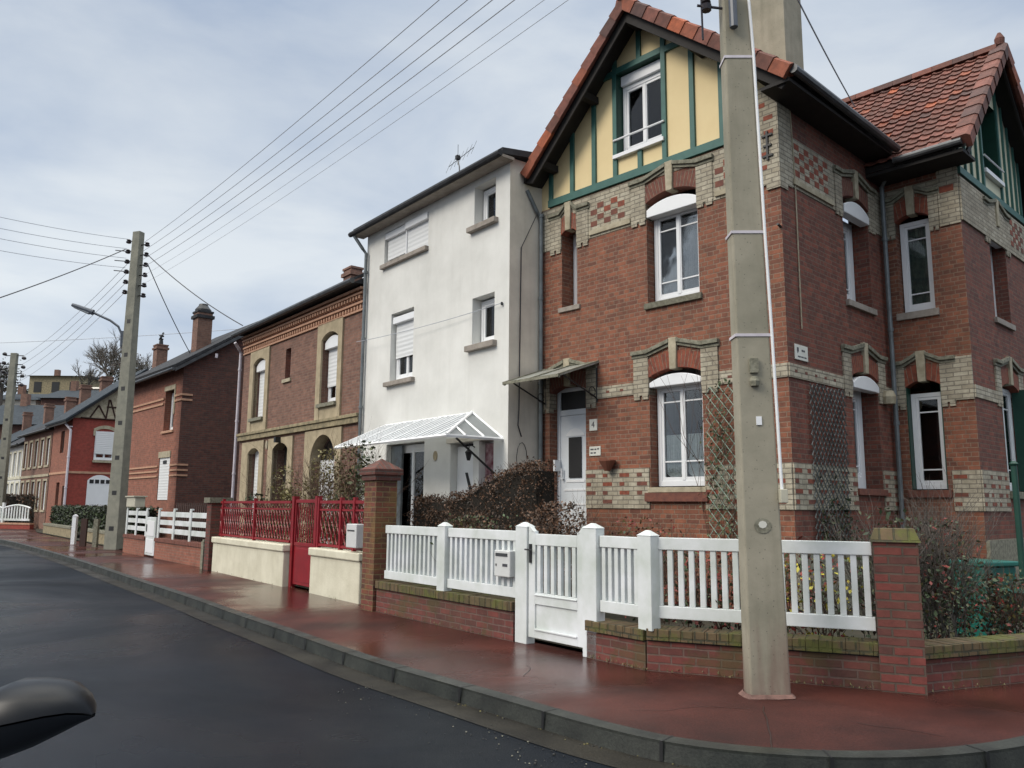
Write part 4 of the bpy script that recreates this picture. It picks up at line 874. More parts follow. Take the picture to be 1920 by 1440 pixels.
# ================================================================== BROWN TOWNHOUSE WITH TAN STONE
Hy = thing('stone_trimmed_house', 'brown brick house with tan stone window surrounds behind the red railing', 'house', YH)
hs = [(-6.82, -5.9, 3.98, 5.75, .25), (-4.55, -4.2, 4.9, 5.75, .2), (-2.2, -1.27, 3.98, 5.78, .25), (-6.9, -6.02, .2, 3.1, .3), (-5.05, -4.03, .2, 3.15, .4), (-2.6, -1.2, .2, 3.2, .35)]
m = MB(F()); wall(m, -7.75, -.001, 0, 6.65, hs); m.tr = None; m.add([(-7.75, 0, 0), (-7.75, 7, 0), (-7.75, 7, 6.65), (-7.75, 0, 6.65)], [(0, 1, 2, 3)]); m.build('wall', BRY, Hy, recalc=False)
def surround(par, u0, u1, z0, z1, o0, o1, oz0, zs, zc, mat=STONEY, tr=F(), semi=False):
    m = MB(tr); c = (o0+o1)/2; a = arcpts(c, (o1-o0)/2, zs, zc); e = -.05
    m.box(u0, o0, e, .1, z0, z1); m.box(o1, u1, e, .1, z0, z1)
    if oz0 > z0+.05: m.box(o0, o1, e+.01, .1, z0, oz0)
    pts = a; 
    for (xa, za), (xb, zb) in zip(pts, pts[1:]): m.prism([(xa, za), (xb, zb), (xb, z1), (xa, z1)], e, .25)
    return m.build('stone_surround', mat, par)
surround(Hy, -7.1, -5.65, 3.5, 6.0, -6.82, -5.9, 3.98, 5.6, 5.75); surround(Hy, -2.45, -1.05, 3.5, 6.05, -2.2, -1.27, 3.98, 5.62, 5.78)
surround(Hy, -7.4, -5.72, .2, 3.29, -6.9, -6.02, .2, 2.95, 3.1); surround(Hy, -5.38, -3.72, .2, 3.29, -5.05, -4.03, .2, 2.98, 3.15); surround(Hy, -2.96, -.9, .2, 3.33, -2.6, -1.2, .2, 2.55, 3.2)
for a, b, s in ((-6.8, -5.92, 3.98), (-2.18, -1.29, 4.42)):
    o = window(F(), Hy, a, b, 4.0, 5.6, .18, leaves=2, shutter=s, room=True, sill=(a-.06, b+.06, -.12, .17, 3.88, 3.975, LICH), label='white shuttered window in tan stone, %s' % ('left' if a < -5 else 'right'))
    shutter_box(F(), o, (a+b)/2, .44, 5.38, 5.55, 5.7, .04, .17)
m = MB(F()); m.box(-4.54, -4.21, .15, .18, 4.9, 5.75); o = m.build('slit_window', BRR, Hy); m = MB(F()); m.box(-4.65, -4.1, -.05, .1, 4.8, 4.895); m.build('sill', CREAM, o)
for a, b in ((-6.88, -6.04),): window(F(), Hy, a, b, .4, 3.05, .2, leaves=1, shutter=.42, label='tall white window of the brown house')
m = MB(F()); m.box(-5.03, -4.05, .3, .34, .2, 3.12); m.build('door', SOFF, Hy, label='dark recessed front door')
o = window(F(), Hy, -2.58, -1.22, .2, 2.6, .25, leaves=2, shutter=.25, label='white arched garage door of the brown house')
m = MB(F()); m.prism([(-2.58, 2.61), (-1.22, 2.61)]+arcpts(-1.9, .68, 2.62, 3.15)[::-1], .28, .32); m.build('fanlight', BLACK, o)
m = MB(F()); m.box(-7.74, -.02, -.09, .001, 3.36, 3.5); m.box(-7.74, -.02, -.13, -.001, 3.5, 3.58); m.build('string_course', STONEG, Hy, bevel=.01)
m = MB(F())
for z, d, h in ((6.02, .05, .05), (6.2, .07, .05), (6.42, .1, .05), (6.52, .13, .06)): m.box(-7.74, -.02, -d, .001, z, z+h)
m.build('cornice', BAND, Hy)
for za, zb, w in ((6.09, 6.17, -.05), (6.32, 6.4, -.09)):
    m = MB(F()); x = -7.7; m.box(-7.72, -.03, -.012, -.001, za, zb)
    while x < -.1: m.box(x, x+.07, w, -.011, za, zb); x += .15
    m.build('dentils', BAND, Hy)
m = MB(); m.prism([(-.32, 6.64), (3, 8.6), (7, 6.64)], -7.85, -.02, 'x'); rf = m.build('roof', ROOFD, Hy)
m = MB(); m.tube([(-7.85, -.36, 6.62), (-.02, -.36, 6.68)], .07, 8); m.build('gutter', GUTT, rf)
m = MB(); m.hexa([(-3.2, .9, 7.44), (-2.2, .9, 7.44), (-2.2, 1.7, 7.91), (-3.2, 1.7, 7.91), (-3.2, .88, 7.5), (-2.2, .88, 7.5), (-2.2, 1.68, 7.97), (-3.2, 1.68, 7.97)]); m.build('skylight', BLACK, rf)
chimney(rf, -6.9, -6.35, 2.8, 3.2, 8.2, 9.05, BRY, capmat=BRY)
downpipe(F(), Hy, -7.95, -.05, .4, 6.1, PIPEW, .045, elbow=(.15, -.25, .3), lab='pale downpipe between two houses')
m = MB(F()); m.box(-4.62, -4.5, -.2, -.05, 3.15, 3.3); m.build('door_lantern', BLACK, Hy)
m = MB(F()); m.add([(-5.55+.08*cos(i*pi/5), -.03, 3.15+.13*sin(i*pi/5)) for i in range(10)], [tuple(range(10))]); m.build('stone_medallion', CREAM, Hy)

# ================================================================== PLAIN RED HOUSE
Hr = thing('gable_end_house', 'red brick house with pale stripes and a long dark brick gable wall', 'house', RH)
hs = [(-1.72, -.72, 4.05, 5.6, .3), (-1.9, -.78, 1.6, 3.2, .12)]
m = MB(F()); wall(m, -5.7, 0, 0, 6.25, hs); m.m = 1; m.tr = None
m.prism([(0, 0), (6.5, 0), (6.5, 6.3), (3.25, 8.45), (0, 6.3)], -.02, -.001, 'x'); m.m = 0
m.add([(-5.7, 0, 0), (-5.7, 6.5, 0), (-5.7, 6.5, 6.2), (-5.7, 3.25, 8.4), (-5.7, 0, 6.2)], [(0, 1, 2, 3, 4)]); m.build('wall', [BRP, BRD], Hr)
o = window(F(), Hr, -1.70, -.74, 4.07, 5.45, .22, leaves=2, label='upper window of the red gable end house', sill=(-1.8, -.62, -.06, .2, 3.96, 4.045, BAND))
m = MB(F()); m.box(-1.78, -.66, -.03, .05, 5.5, 5.66); m.box(-.73, -.64, -.03, .05, 4.6, 5.5); m.build('lintel', CREAM, o)
m = MB(F()); m.box(-1.88, -.8, .02, .06, 1.62, 3.1); o = m.build('ground_shutter', SHUT, Hr, label='closed pale shutter'); m = MB(F()); m.box(-1.95, -.72, -.03, .02, 3.1, 3.32); m.build('lintel', CREAM, o); m = MB(F()); m.box(-1.5, -1.15, .0, .019, 2.88, 3.0); m.build('shutter_gap', BLACK, o)
for z, h in ((5.02, .07), (5.2, .07)): m = MB(); m.box(-5.7, -1.8, -.04, .001, z, z+h); m.box(-.62, .03, -.04, .001, z, z+h); m.box(.0, .03, .001, .35, z, z+h); m.build('stone_stripe', BAND, Hr)
for z, h in ((2.42, .06), (2.6, .06), (2.78, .06)): m = MB(); m.box(-5.7, -1.97, -.04, .001, z, z+h); m.box(-.7, .03, -.04, .001, z, z+h); m.box(.0, .03, .001, .35, z, z+h); m.build('stone_stripe', BAND, Hr)
m = MB(); m.prism([(-.35, 6.12), (3.25, 8.5), (6.8, 6.12), (6.8, 6.02), (3.25, 8.36), (-.35, 6.0)], -5.9, .22, 'x'); m.m = 1; m.prism([(-.35, 6.13), (3.25, 8.52), (3.25, 8.6), (-.38, 6.22)], -5.9, .24, 'x'); rf = m.build('roof', [SOFF, ROOFD], Hr)
m = MB(); m.hexa([(.2, -.36, 5.98), (.26, -.36, 5.98), (.26, 3.25, 8.37), (.2, 3.25, 8.37), (.2, -.36, 6.1), (.26, -.36, 6.1), (.26, 3.25, 8.5), (.2, 3.25, 8.5)]); m.build('barge_board', GUTT, rf)
m = MB(); m.tube([(-5.9, -.42, 6.02), (.2, -.42, 6.06)], .06, 8); m.build('gutter', GUTT, rf)
o = chimney(rf, -2.75, -2.2, 1.15, 1.7, 6.9, 8.75, BRY, capmat=ROOFD); m = MB(); m.lathe([(.2, 0), (.3, .02), (.3, .1), (.18, .25), (.16, .32)], (-2.47, 1.42, 8.8), 10); m.build('chimney_cowl', BLACK, o)
for k, x in enumerate((-.6, -.1)):
    m = MB(); m.tube([(.28, 1.0+k*1.5, 6.75+k*.95), (.28, 1.0+k*1.5, 6.6+k*.95)], .05, 6); m.build('eave_bracket', PIPEW, rf)

# ================================================================== BRIGHT RED HOUSE + ROW
Hn = thing('half_timbered_house', 'bright red painted brick house with small half timbered gable and white arched garage door', 'house', NH)
m = MB(F()); wall(m, -4.2, 0, 0, 6.05, [(-2.3, -1.5, 4.2, 5.4, .15), (-1.0, -.55, .2, 2.4, .15), (-2.4, -1.7, 1.0, 2.6, .15)]); m.tr = None; m.m = 1
m.prism([(0, 0), (7, 0), (7, 6.0), (3.5, 8.75), (0, 6.0)], -.03, -.001, 'x'); m.build('wall', [BRP, BRR], Hn)
m = MB(G()); m.prism([(.02, 6.0), (6.98, 6.0), (3.5, 8.74)], -.05, .001); m.build('gable_panel', CREAM, Hn)
m = MB(G())
for a, b in (((.35, 6.02), (6.65, 6.02)), ((.8, 6.05), (1.2, 6.75)), ((1.2, 6.75), (1.6, 6.05)), ((1.6, 6.05), (1.7, 7.1)), ((2.1, 6.05), (1.75, 7.1)), ((2.3, 6.05), (2.3, 7.5)), ((3.0, 6.05), (3.0, 8.1)), ((2.3, 6.8), (3.5, 6.8)), ((4, 6.05), (4, 8.1)), ((1.6, 6.7), (2.3, 6.7))):
    m.tube([(a[0], -.07, a[1]), (b[0], -.07, b[1])], .04, 4)
m.build('timber_frame', DARKW, Hn)
o = window(G(), Hn, 1.15, 2.15, 3.8, 5.35, -.06, leaves=2, shutter=4.12, room=False, sill=(1.1, 2.2, -.14, -.02, 3.66, 3.78, CREAM), label='white shuttered window under the half timbered gable')
m = MB(G()); m.prism([(1.05, 5.1), (1.15, 5.1)]+arcpts(1.65, .5, 5.35, 5.5)+[(2.15, 5.1), (2.25, 5.1), (2.25, 5.5)]+arcpts(1.65, .55, 5.5, 5.68)[::-1]+[(1.05, 5.5)], -.04, 0); m.build('window_arch', CREAM, o)
m = MB(G()); m.prism([(.95, .1), (2.15, .1), (2.15, 2.7)]+arcpts(1.55, .6, 2.7, 3.0)[::-1]+[(.95, 2.7)], -.04, .0); o = m.build('garage_door', WHT, Hn, label='white arched garage door')
m = MB(G())
for i in range(4): m.box(1.05+i*.27, 1.25+i*.27, -.055, -.041, 2.55, 2.75)
m.build('door_panes', BLACK, o)
m = MB(); m.box(-4.2, .04, -.04, -.001, 3.05, 3.17); m.box(.0, .04, -.001, 6.9, 3.05, 3.17); m.build('stone_stripe', BAND, Hn)
window(F(), Hn, -2.28, -1.52, 4.22, 5.38, .1, leaves=1, fmat=DARKW, label='narrow dark upper window facing the street')
m = MB(F()); m.box(-1.0, -.55, .05, .1, .2, 2.4); m.build('door', DARKW, Hn)
m = MB(); m.prism([(-.4, 5.75), (3.5, 8.95), (7.4, 5.75), (7.4, 5.65), (3.5, 8.83), (-.4, 5.65)], -4.3, .35, 'x'); m.m = 1; m.prism([(-.42, 5.77), (3.5, 8.97), (3.5, 9.05), (-.45, 5.86)], -4.3, .37, 'x'); rf = m.build('roof', [SOFF, SLATE], Hn)
downpipe(F(), Hn, .1, -.08, .3, 5.3, PIPEW, .06, elbow=(-.3, -.2, .35))
o = chimney(rf, -1.3, -.6, 4.2, 4.8, 7.6, 10.6, BRY); 
m = MB(); m.lathe([(.14, 0), (.1, .35), (.14, .4)], (-.95, 4.5, 10.65), 8); m.tube([(-1.25, 4.5, 11.3), (-.65, 4.5, 11.15)], .06, 5); m.tube([(-1.25, 4.5, 11.05), (-.65, 4.5, 11.35)], .06, 5); m.tube([(-.95, 4.5, 10.9), (-.95, 4.5, 11.3)], .04, 5); m.build('chimney_cowl', BLACK, o)
def row_house(name, label, x0, x1, zt, wm, tm, nwin, rm=ROOFD, ridge=2.4, door=None, chim=None, frm=NH, shade=0, top=None):
    h = thing(name, label, 'house', frm, x1, 0); Lx = x1-x0; hs = []
    for i in range(nwin):
        c = -Lx*(i+.5)/nwin; hs += [(c-.38, c+.38, zt-2.1, zt-.55, .15), (c-.4, c+.4, 1.1 if (i+1) % 3 else .2, 2.75, .15)]
    m = MB(F()); wall(m, -Lx, 0, 0, zt, hs); m.tr = None; m.m = 1; m.prism([(0, 0), (7, 0), (7, zt), (3.5, zt+ridge), (0, zt)], -.03, -.001, 'x'); m.build('wall', [wm, wm], h)
    for a, b, c, d, _ in hs:
        o = window(F(), h, a+.01, b-.01, c+.01, d-.05, .08, leaves=1 if c > 2 else 2, deep=.3); m = MB(F()); m.box(a-.12, a, -.03, .01, c, d+.12); m.box(b, b+.12, -.03, .01, c, d+.12); m.box(a, b, -.03, .01, d, d+.12); m.box(a-.12, b+.12, -.06, .01, c-.12, c-.002); m.build('window_surround', tm, o)
    m = MB(); m.box(-Lx, .0, -.05, .001, 3.0, 3.14); m.build('string_course', tm, h)
    m = MB(); m.prism([(-.35, zt-.12), (3.5, zt+ridge), (7.35, zt-.12)], -Lx-.02, .03, 'x'); rf = m.build('roof', rm, h)
    m = MB(); m.tube([(-Lx, -.38, zt-.1), (0, -.38, zt-.1)], .06, 6); m.build('gutter', GUTT, rf)
    if chim: 
        for cx in chim: chimney(rf, -Lx*cx-.4, -Lx*cx+.1, 2.9, 3.5, zt+1.2, zt+ridge+1.1, BRY)
    return h
row_house('terraced_house', 'brown brick terraced house with pale window surrounds left of the bright red house', -12.0, -4.35, 5.75, BRY, CREAM, 5, chim=(.3, .93))
row_house('terraced_house', 'pale cream rendered terraced house half hidden by the far utility pole', -18.5, -12.1, 5.3, STUC, CWALL, 4, chim=(.5,))
row_house('terraced_house', 'dark slate roofed terraced house at the far left end of the street', -34, -18.6, 5.4, BRD, STUCG, 7, rm=SLATE, chim=(.2, .7))

# ================================================================== FENCES AND GARDEN WALLS (near)
def low_wall(fr, x0, x1, y0, y1, zt, name, label, wm=WALLB, cm=CAPB, cap=.1, ov=.03):
    o = thing(name, label, 'wall', fr, x0, y0); Lx = x1-x0; Ly = y1-y0
    m = MB(); m.box(0, Lx, 0, Ly, -.05, zt-cap-.01); m.build('brickwork', wm, o)
    m = MB(); m.box(-.0, Lx, .012, Ly-.012, zt-cap-.01, zt-cap+.001); m.build('mortar_bed', BLACK, o)
    m = MB(); x = 0
    while x < Lx-.02:
        w = min(.105, Lx-x); dz = random.uniform(-.006, .006); m.box(x+.0015, x+w-.0015, -ov+random.uniform(-.004, .004), Ly+ov, zt-cap+.002, zt+dz*.6); x += w
    m.build('coping', cm, o, bevel=.004); return o
low_wall(FA, -3.22, -.1, -.02, .2, .42, 'garden_wall', 'low mossy brick wall under the picket fence left of the white gate')
low_wall(FA, 1.08, 1.86, -.02, .2, .36, 'garden_wall', 'short low brick wall just right of the white gate')
low_wall(FB, .02, 1.95, -.02, .2, .37, 'garden_wall', 'low brick wall behind the concrete pole ending at the brick pillar')
low_wall(FC_, .0, 5.5, -.0, .22, .36, 'garden_wall', 'low mossy brick wall on the side street right of the brick pillar')
o = thing('brick_pillar', 'square red brick gate pillar with mossy stepped cap at the street corner', 'pillar', FB, 1.95, -.06)
m = MB(); m.box(0, .34, 0, .34, -.05, 1.19); m.build('shaft', PILB, o)
m = MB(); m.hexa([(-.02, -.02, 1.191), (.36, -.02, 1.191), (.36, .36, 1.191), (-.02, .36, 1.191), (.02, .03, 1.3), (.32, .03, 1.3), (.32, .31, 1.3), (.02, .31, 1.3)]); m.build('cap', CAPB, o)
# picket fence panels
def picket_panel(mb, x0, x1, zb, ztp, n, y0=.03, y1=.075, rail=.11, pw=.05):
    mb.box(x0, x1, y0-.01, y1+.01, zb, zb+rail); mb.box(x0, x1, y0-.01, y1+.01, ztp-rail, ztp)
    for i in range(n): c = x0+(x1-x0)*(i+.5)/n; mb.box(c-pw/2, c+pw/2, y0, y1, zb+rail+.0005, ztp-rail-.0005)
def fpost(par, x, z0, z1, w=.12, name='post'):
    m = MB(); m.box(x-w/2, x+w/2, -.02, .1, z0, z1-.05); m.hexa([(x-w/2-.008, -.028, z1-.0495), (x+w/2+.008, -.028, z1-.0495), (x+w/2+.008, .108, z1-.0495), (x-w/2-.008, .108, z1-.0495), (x-.02, .025, z1), (x+.02, .025, z1), (x+.02, .055, z1), (x-.02, .055, z1)])
    m.m = 0; m.build(name, FENCEW, par, bevel=.006)
o = thing('picket_fence', 'white picket fence panels left of the white garden gate', 'fence', FA, -3.12, .0)
def panel(par, x0, x1, n, zb=.46, zt=1.19): m = MB(); picket_panel(m, x0, x1, zb, zt, n); m.build('picket_panel', FENCEW, par, bevel=.005)
panel(o, .03, 1.43, 13); fpost(o, 1.53, .38, 1.26, .17); panel(o, 1.63, 3.02, 13)
o = thing('picket_fence', 'white picket fence between the white gate and the concrete pole', 'fence', FA, 1.2, .0)
panel(o, .03, .55, 6, .45, 1.18); fpost(o, .66, .35, 1.25, .17)
o = thing('picket_fence', 'long white picket fence passing behind the concrete pole to the brick pillar', 'fence', FB, .06, .0)
panel(o, .03, 1.88, 19, .46, 1.185)
# gate
g = thing('garden_gate', 'white garden gate with pickets above a solid lower panel', 'gate', FA, 0, 0)
m = MB(); fpost(g, .03, -.0, 1.29, .2, 'gate_post'); fpost(g, 1.12, 0, 1.3, .2, 'gate_post')
m = MB(); m.box(.14, .25, .0, .05, .08, 1.2); m.box(.92, 1.01, .0, .05, .08, 1.2); m.box(.251, .919, .0, .05, 1.05, 1.17); m.box(.251, .919, .0, .05, .43, .55); m.box(.251, .919, .0, .05, .08, .17)
m.box(.251, .919, .018, .034, .1705, .4295)
m.prism([(.14, 1.201), (.25, 1.171), (.25, 1.18), (.14, 1.27)], .0, .05); m.prism([(1.01, 1.201), (.92, 1.171), (.92, 1.18), (1.01, 1.27)], .0, .05)
m.box(.251, .919, -.012, .002, .16, .18); m.box(.251, .919, -.012, .002, .52, .535)
m.build('gate_frame', FENCEW, g, bevel=.005)
m = MB()
for i in range(6): c = .25+.67*(i+.5)/6; m.box(c-.028, c+.028, .005, .045, .551, 1.049)
m.build('gate_pickets', FENCEW, g, bevel=.004)
m = MB(); m.box(.17, .2, -.02, -.001, .86, 1.06); m.tube([(.185, -.045, 1.0), (.13, -.045, 1.0)], .009, 6); m.tube([(.185, -.045, 1.0), (.25, -.045, .995)], .009, 6); m.tube([(.185, 0, 1.0), (.185, -.045, 1.0)], .01, 6); m.build('gate_handle', BLACK, g)
o = thing('mailbox', 'grey letterbox fixed on the white pickets beside the garden gate', 'mailbox', FA, -.43, .055, .68)
m = MB(); m.box(0, .29, -.1, .04, 0, .29); m.build('box', MBOX, o, bevel=.01)
m = MB(); m.box(.03, .25, -.105, -.101, .225, .26); m.build('letter_slot', GUTT, o)
m = MB(); m.box(.03, .05, -.104, -.101, .115, .14); m.box(.16, .25, -.104, -.101, .115, .145); m.build('name_label', INK, o)
# capped brick pillar between white fence and cream wall
o = thing('capped_pillar', 'tall weathered brick pillar with pyramid cap between the picket fence and the cream wall', 'pillar', FA, -3.6, -.06)
m = MB(); m.box(0, .35, 0, .34, -.05, 1.82); m.build('shaft', PILB2, o)
m = MB(); m.box(-.035, .385, -.035, .375, 1.821, 1.9); m.box(-.06, .41, -.06, .40, 1.901, 1.98); m.add([(-.06, -.06, 1.981), (.41, -.06, 1.981), (.41, .40, 1.981), (-.06, .40, 1.981), (.175, .17, 2.14)], [(0, 1, 4), (1, 2, 4), (2, 3, 4), (3, 0, 4), (0, 1, 2, 3)]); m.build('cap', BRD, o)
# cream wall + red railing + gate
def cream_wall(x0, x1, label, zt=.75):
    o = thing('rendered_wall', label, 'wall', CR, x0, 0); Lx = x1-x0
    m = MB(); m.box(0, Lx, 0, .24, -.05, zt-.13); m.build('wall_body', CWALL, o, bevel=.015); m = MB(); m.box(-.03, Lx+.03, -.035, .275, zt-.129, zt); m.build('coping', CWALL, o, bevel=.02)
cream_wall(-1.93, -.03, 'short cream rendered low wall right of the red gate'); cream_wall(-7.5, -3.18, 'long cream rendered low wall left of the red gate')
def railing(x0, x1, label, name='iron_railing', posts=()):
    o = thing(name, label, 'railing', CR, x0, .12, .75); Lx = x1-x0
    m = MB(); m.box(0, Lx, -.02, .02, .74, .79); m.box(0, Lx, -.015, .015, .62, .65); m.box(0, Lx, -.02, .02, .03, .07); m.build('rail', REDM, o)
    m = MB(); n = int(Lx/.15)
    for i in range(n+1):
        c = Lx*i/n
        for s in (-1, 1): m.tube([(min(max(c+s*.06*sin(2*pi*k/10), 0), Lx), 0, .07+.55*k/10) for k in range(11)], .009, 4, cap=False)
    for i in range(n): c = Lx*(i+.5)/n; m.tube([(c+.04*cos(a*pi/4), 0, .695+.04*sin(a*pi/4)) for a in range(9)], .006, 4, cap=False)
    m.build('scrollwork', REDM, o)
    for p in posts: m = MB(); m.box(p-.03, p+.03, -.03, .03, 0, .84); m.build('post', REDM, o)
railing(-1.95, -.02, 'red wrought iron railing on the short cream wall', posts=(.05, .95, 1.45)); railing(-7.45, -3.2, 'red wrought iron railing on the long cream wall', posts=(.2, 2.3))
o = thing('iron_gate', 'narrow dark red metal gate between the two cream walls', 'gate', CR, -3.13, .1); 
m = MB(); m.box(0, .1, 0, .1, 0, 1.62); m.box(1.06, 1.15, 0, .1, 0, 1.62); m.build('post', REDM, o)
m = MB(); m.box(.12, 1.04, .03, .07, .06, .78); m.box(.12, 1.04, .02, .08, .74, .8); m.box(.12, 1.04, .02, .08, 1.5, 1.56); m.box(.12, .16, .02, .08, .8, 1.5); m.box(1.0, 1.04, .02, .08, .8, 1.5); m.box(.2, .96, .02, .0295, .12, .7); m.build('leaf', REDM, o, bevel=.006)
m = MB()
for i in range(8):
    c = .2+.78*i/7
    for s in (-1, 1): m.tube([(c+s*.045*sin(2*pi*k/10), .05, .8+.7*k/10) for k in range(11)], .007, 4, cap=False)
m.build('scrollwork', REDM, o)
o = thing('mailbox', 'pale grey letterbox on the red railing beside the capped brick pillar', 'mailbox', CR, -.42, -.0, .82); m = MB(); m.box(0, .36, -.06, .08, 0, .36); m.build('box', MBOX, o, bevel=.012); m = MB(); m.box(.05, .3, -.065, -.061, .25, .27); m.build('letter_slot', GUTT, o)
o = thing('mossy_pillar', 'dark mossy brick pillar at the left end of the cream wall', 'pillar', CR, -7.95, -.05); m = MB(); m.box(0, .34, 0, .4, -.05, 1.5); m.build('shaft', PILB, o); m = MB(); m.box(-.06, .4, -.06, .46, 1.501, 1.62); m.build('cap', SILLM, o)
o = thing('concrete_post', 'short grey concrete post beside the mossy pillar', 'post', C2, -.25, -.16); m = MB(); m.box(0, .16, 0, .16, -.05, .62); m.box(.02, .14, .02, .14, .621, .66); m.build('shaft', LICH, o)
# white rail fence on low brick
low_wall(C2, -4.72, -.35, 0, .22, .55, 'garden_wall', 'low red brick wall under the white rail fence right of its gate', wm=BRP, cm=ARCHD)
low_wall(C2, -8.2, -5.75, 0, .22, .55, 'garden_wall', 'low red brick wall next to the far lamp pole', wm=BRP, cm=ARCHD)
def railfence(fr, x0, x1, label, np_):
    o = thing('rail_fence', label, 'fence', fr, x0, .05, .55); Lx = x1-x0; m = MB()
    for z in (.14, .36, .58): m.box(0, Lx, .0, .04, z, z+.13)
    m.build('rails', FENCEW, o, bevel=.005)
    for i in range(np_): c = Lx*i/(np_-1); m = MB(); m.box(c-.07, c+.07, -.03, -.0005, .0, .76); m.box(c-.04, c+.04, -.03, .05, .761, .8); m.build('post', FENCEW, o, bevel=.005)
railfence(C2, -4.6, -.4, 'white three rail fence right of the narrow white gate', 4); railfence(C2, -8.1, -5.85, 'white three rail fence left of the narrow white gate', 3)
o = thing('garden_gate', 'narrow solid white gate in the three rail fence', 'gate', C2, -5.7, 0); m = MB(); m.box(0, .92, .0, .05, .05, 1.1); m.build('leaf', FENCEW, o, bevel=.01)
m = MB(); m.box(.08, .84, -.01, -.0005, .12, .5); m.box(.08, .84, -.01, -.0005, .58, 1.0); m.build('gate_panel', WHT, o, bevel=.006); m = MB(); m.box(.1, .14, -.03, -.011, .7, .9); m.build('handle', GUTT, o)
o = thing('mailbox', 'cream box shaped mailbox above the white three rail fence', 'mailbox', C2, -8.2, .1, 1.35); m = MB(); m.box(0, 1.0, -.1, .2, .02, .32); m.build('box', MBOXC, o, bevel=.02); m = MB(); m.box(-.05, 1.05, -.14, .24, .321, .36); m.build('lid', MBOXC, o)
o = thing('paling_fence', 'dark brown pointed paling fence behind the white rail fence', 'fence', C2, -5.6, .75); m = MB(); x = 0
while x < 5.2: m.prism([(x, .3), (x+.09, .3), (x+.09, 1.42), (x+.045, 1.52), (x, 1.42)], 0, .02); x += .17
m.build('palings', DARKW, o); m = MB(); m.box(0, 5.2, .021, .06, .5, .58); m.box(0, 5.2, .021, .06, 1.2, 1.28); m.build('rail', DARKW, o)
# far hedge wall
low_wall(C3, -17.3, -9.5, .1, .35, .5, 'garden_wall', 'low yellowish stone wall under the clipped green hedge', wm=STONEG, cm=LICH)
low_wall(C3, -7.2, -.6, .1, .35, .5, 'garden_wall', 'low yellowish stone wall immediately left of the far lamp pole', wm=STONEG, cm=LICH)
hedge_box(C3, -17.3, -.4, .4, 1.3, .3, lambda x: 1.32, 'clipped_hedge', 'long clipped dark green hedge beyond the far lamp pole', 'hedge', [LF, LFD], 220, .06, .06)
o = thing('gate_post', 'white painted post standing at the clipped hedge', 'post', None, -15.9, 30.2); m = MB(); m.box(-.07, .07, -.07, .07, 0, 1.0); m.prism([(-.08, 1.001), (.08, 1.001), (0, 1.08)], -.08, .08); m.build('shaft', WHT, o)
o = thing('gate_post', 'rusty brown metal post in front of the clipped hedge', 'post', None, -14.8, 28.75); m = MB(); m.box(-.1, .1, -.05, .05, 0, .95); m.build('shaft', DARKW, o)
o = thing('gate_post', 'grey stone post beside the rusty brown post', 'post', None, -14.1, 28.2); m = MB(); m.box(-.07, .07, -.07, .07, 0, .95); m.build('shaft', LICH, o)
# far arched white fence
FF = Fr((-27.4, 47.2), 68)
low_wall(FF, -14, 0, 0, .25, .35, 'garden_wall', 'far low brick wall under the arched white fence', wm=BRR, cm=BAND)
o = thing('arched_fence', 'far white picket fence with an arched top at the street bend', 'fence', FF, -14, .05, .35); m = MB()
for s in range(6):
    a = s*2.3; m.box(a, a+.16, 0, .12, 0, 1.15); m.box(a+.17, a+2.29, .03, .09, .12, .24)
    for i in range(9): t = (i+.5)/9; h = .82+.16*sin(pi*t); m.box(a+.2+2.05*t-.05, a+.2+2.05*t+.05, .04, .08, .24, h)
    m.tube([(a+.16+2.14*k/10, .06, .84+.16*sin(pi*k/10)) for k in range(11)], .06, 5)
m.build('pickets', FENCEW, o)
hedge_box(FF, -13, -.6, 1.0, 1.8, .05, lambda x: 1.95, 'dark_hedge', 'dark reddish hedge behind the far arched fence', 'hedge', [LFBD, LFB], 60, .09, .1)

# ================================================================== POLES
def pole(x, y, rot, h, w0, w1, d0, d1, label, holes=False, mat=CONC, name='utility_pole'):
    o = thing(name, label, 'utility pole', None, x, y, 0, rot=rot)
    a, b, c, d = w0/2, w1/2, d0/2, d1/2
    m = MB(); m.hexa([(-a, -c, -.1), (a, -c, -.1), (a, c, -.1), (-a, c, -.1), (-b, -d, h), (b, -d, h), (b, d, h), (-b, d, h)]); sh = m.build('shaft', mat, o, bevel=.015)
    if holes:
        m = MB()
        z = .6
        while z < h-3: f = z/h; dd = c+(d-c)*f; aa = (a+(b-a)*f); m.box(-aa*.38, aa*.38, -dd-.003, -dd+.02, z, z+.14); z += 1.15
        m.build('step_holes', BLACK, sh)
    return o
pn = pole(2.03, 6.72, 0, 9.2, .32, .185, .20, .14, 'large concrete utility pole standing on the pavement in front of the corner house')
pn.rotation_euler = (0, -.012, 0)
for z in (5.37, 3.77, 2.88): w = .165-.0079*z; d = .10-.0033*z; m = MB(); m.box(-w-.006, w+.006, -d-.006, d+.006, z-.012, z+.012); m.build('steel_strap', PIPEW, pn)
m = MB(); m.tube([(.168, -.105, 1.55), (.155, -.10, 2.9), (.14, -.10, 3.8), (.125, -.095, 5.4), (.085, -.09, 6.6), (.05, -.09, 8.6)], .013, 8); m.build('cable_conduit', WHT, pn)
m = MB(); m.box(.14, .2, -.15, -.09, 1.5, 1.61); m.build('junction_box', MBOXC, pn, bevel=.006)
m = MB(); m.box(-.045, .025, -.12, -.085, 2.56, 2.68); m.lathe([(.035, 0), (.045, .04), (.025, .08)], (-.01, -.105, 2.45), 8); m.build('cable_clamp', LICH, pn)
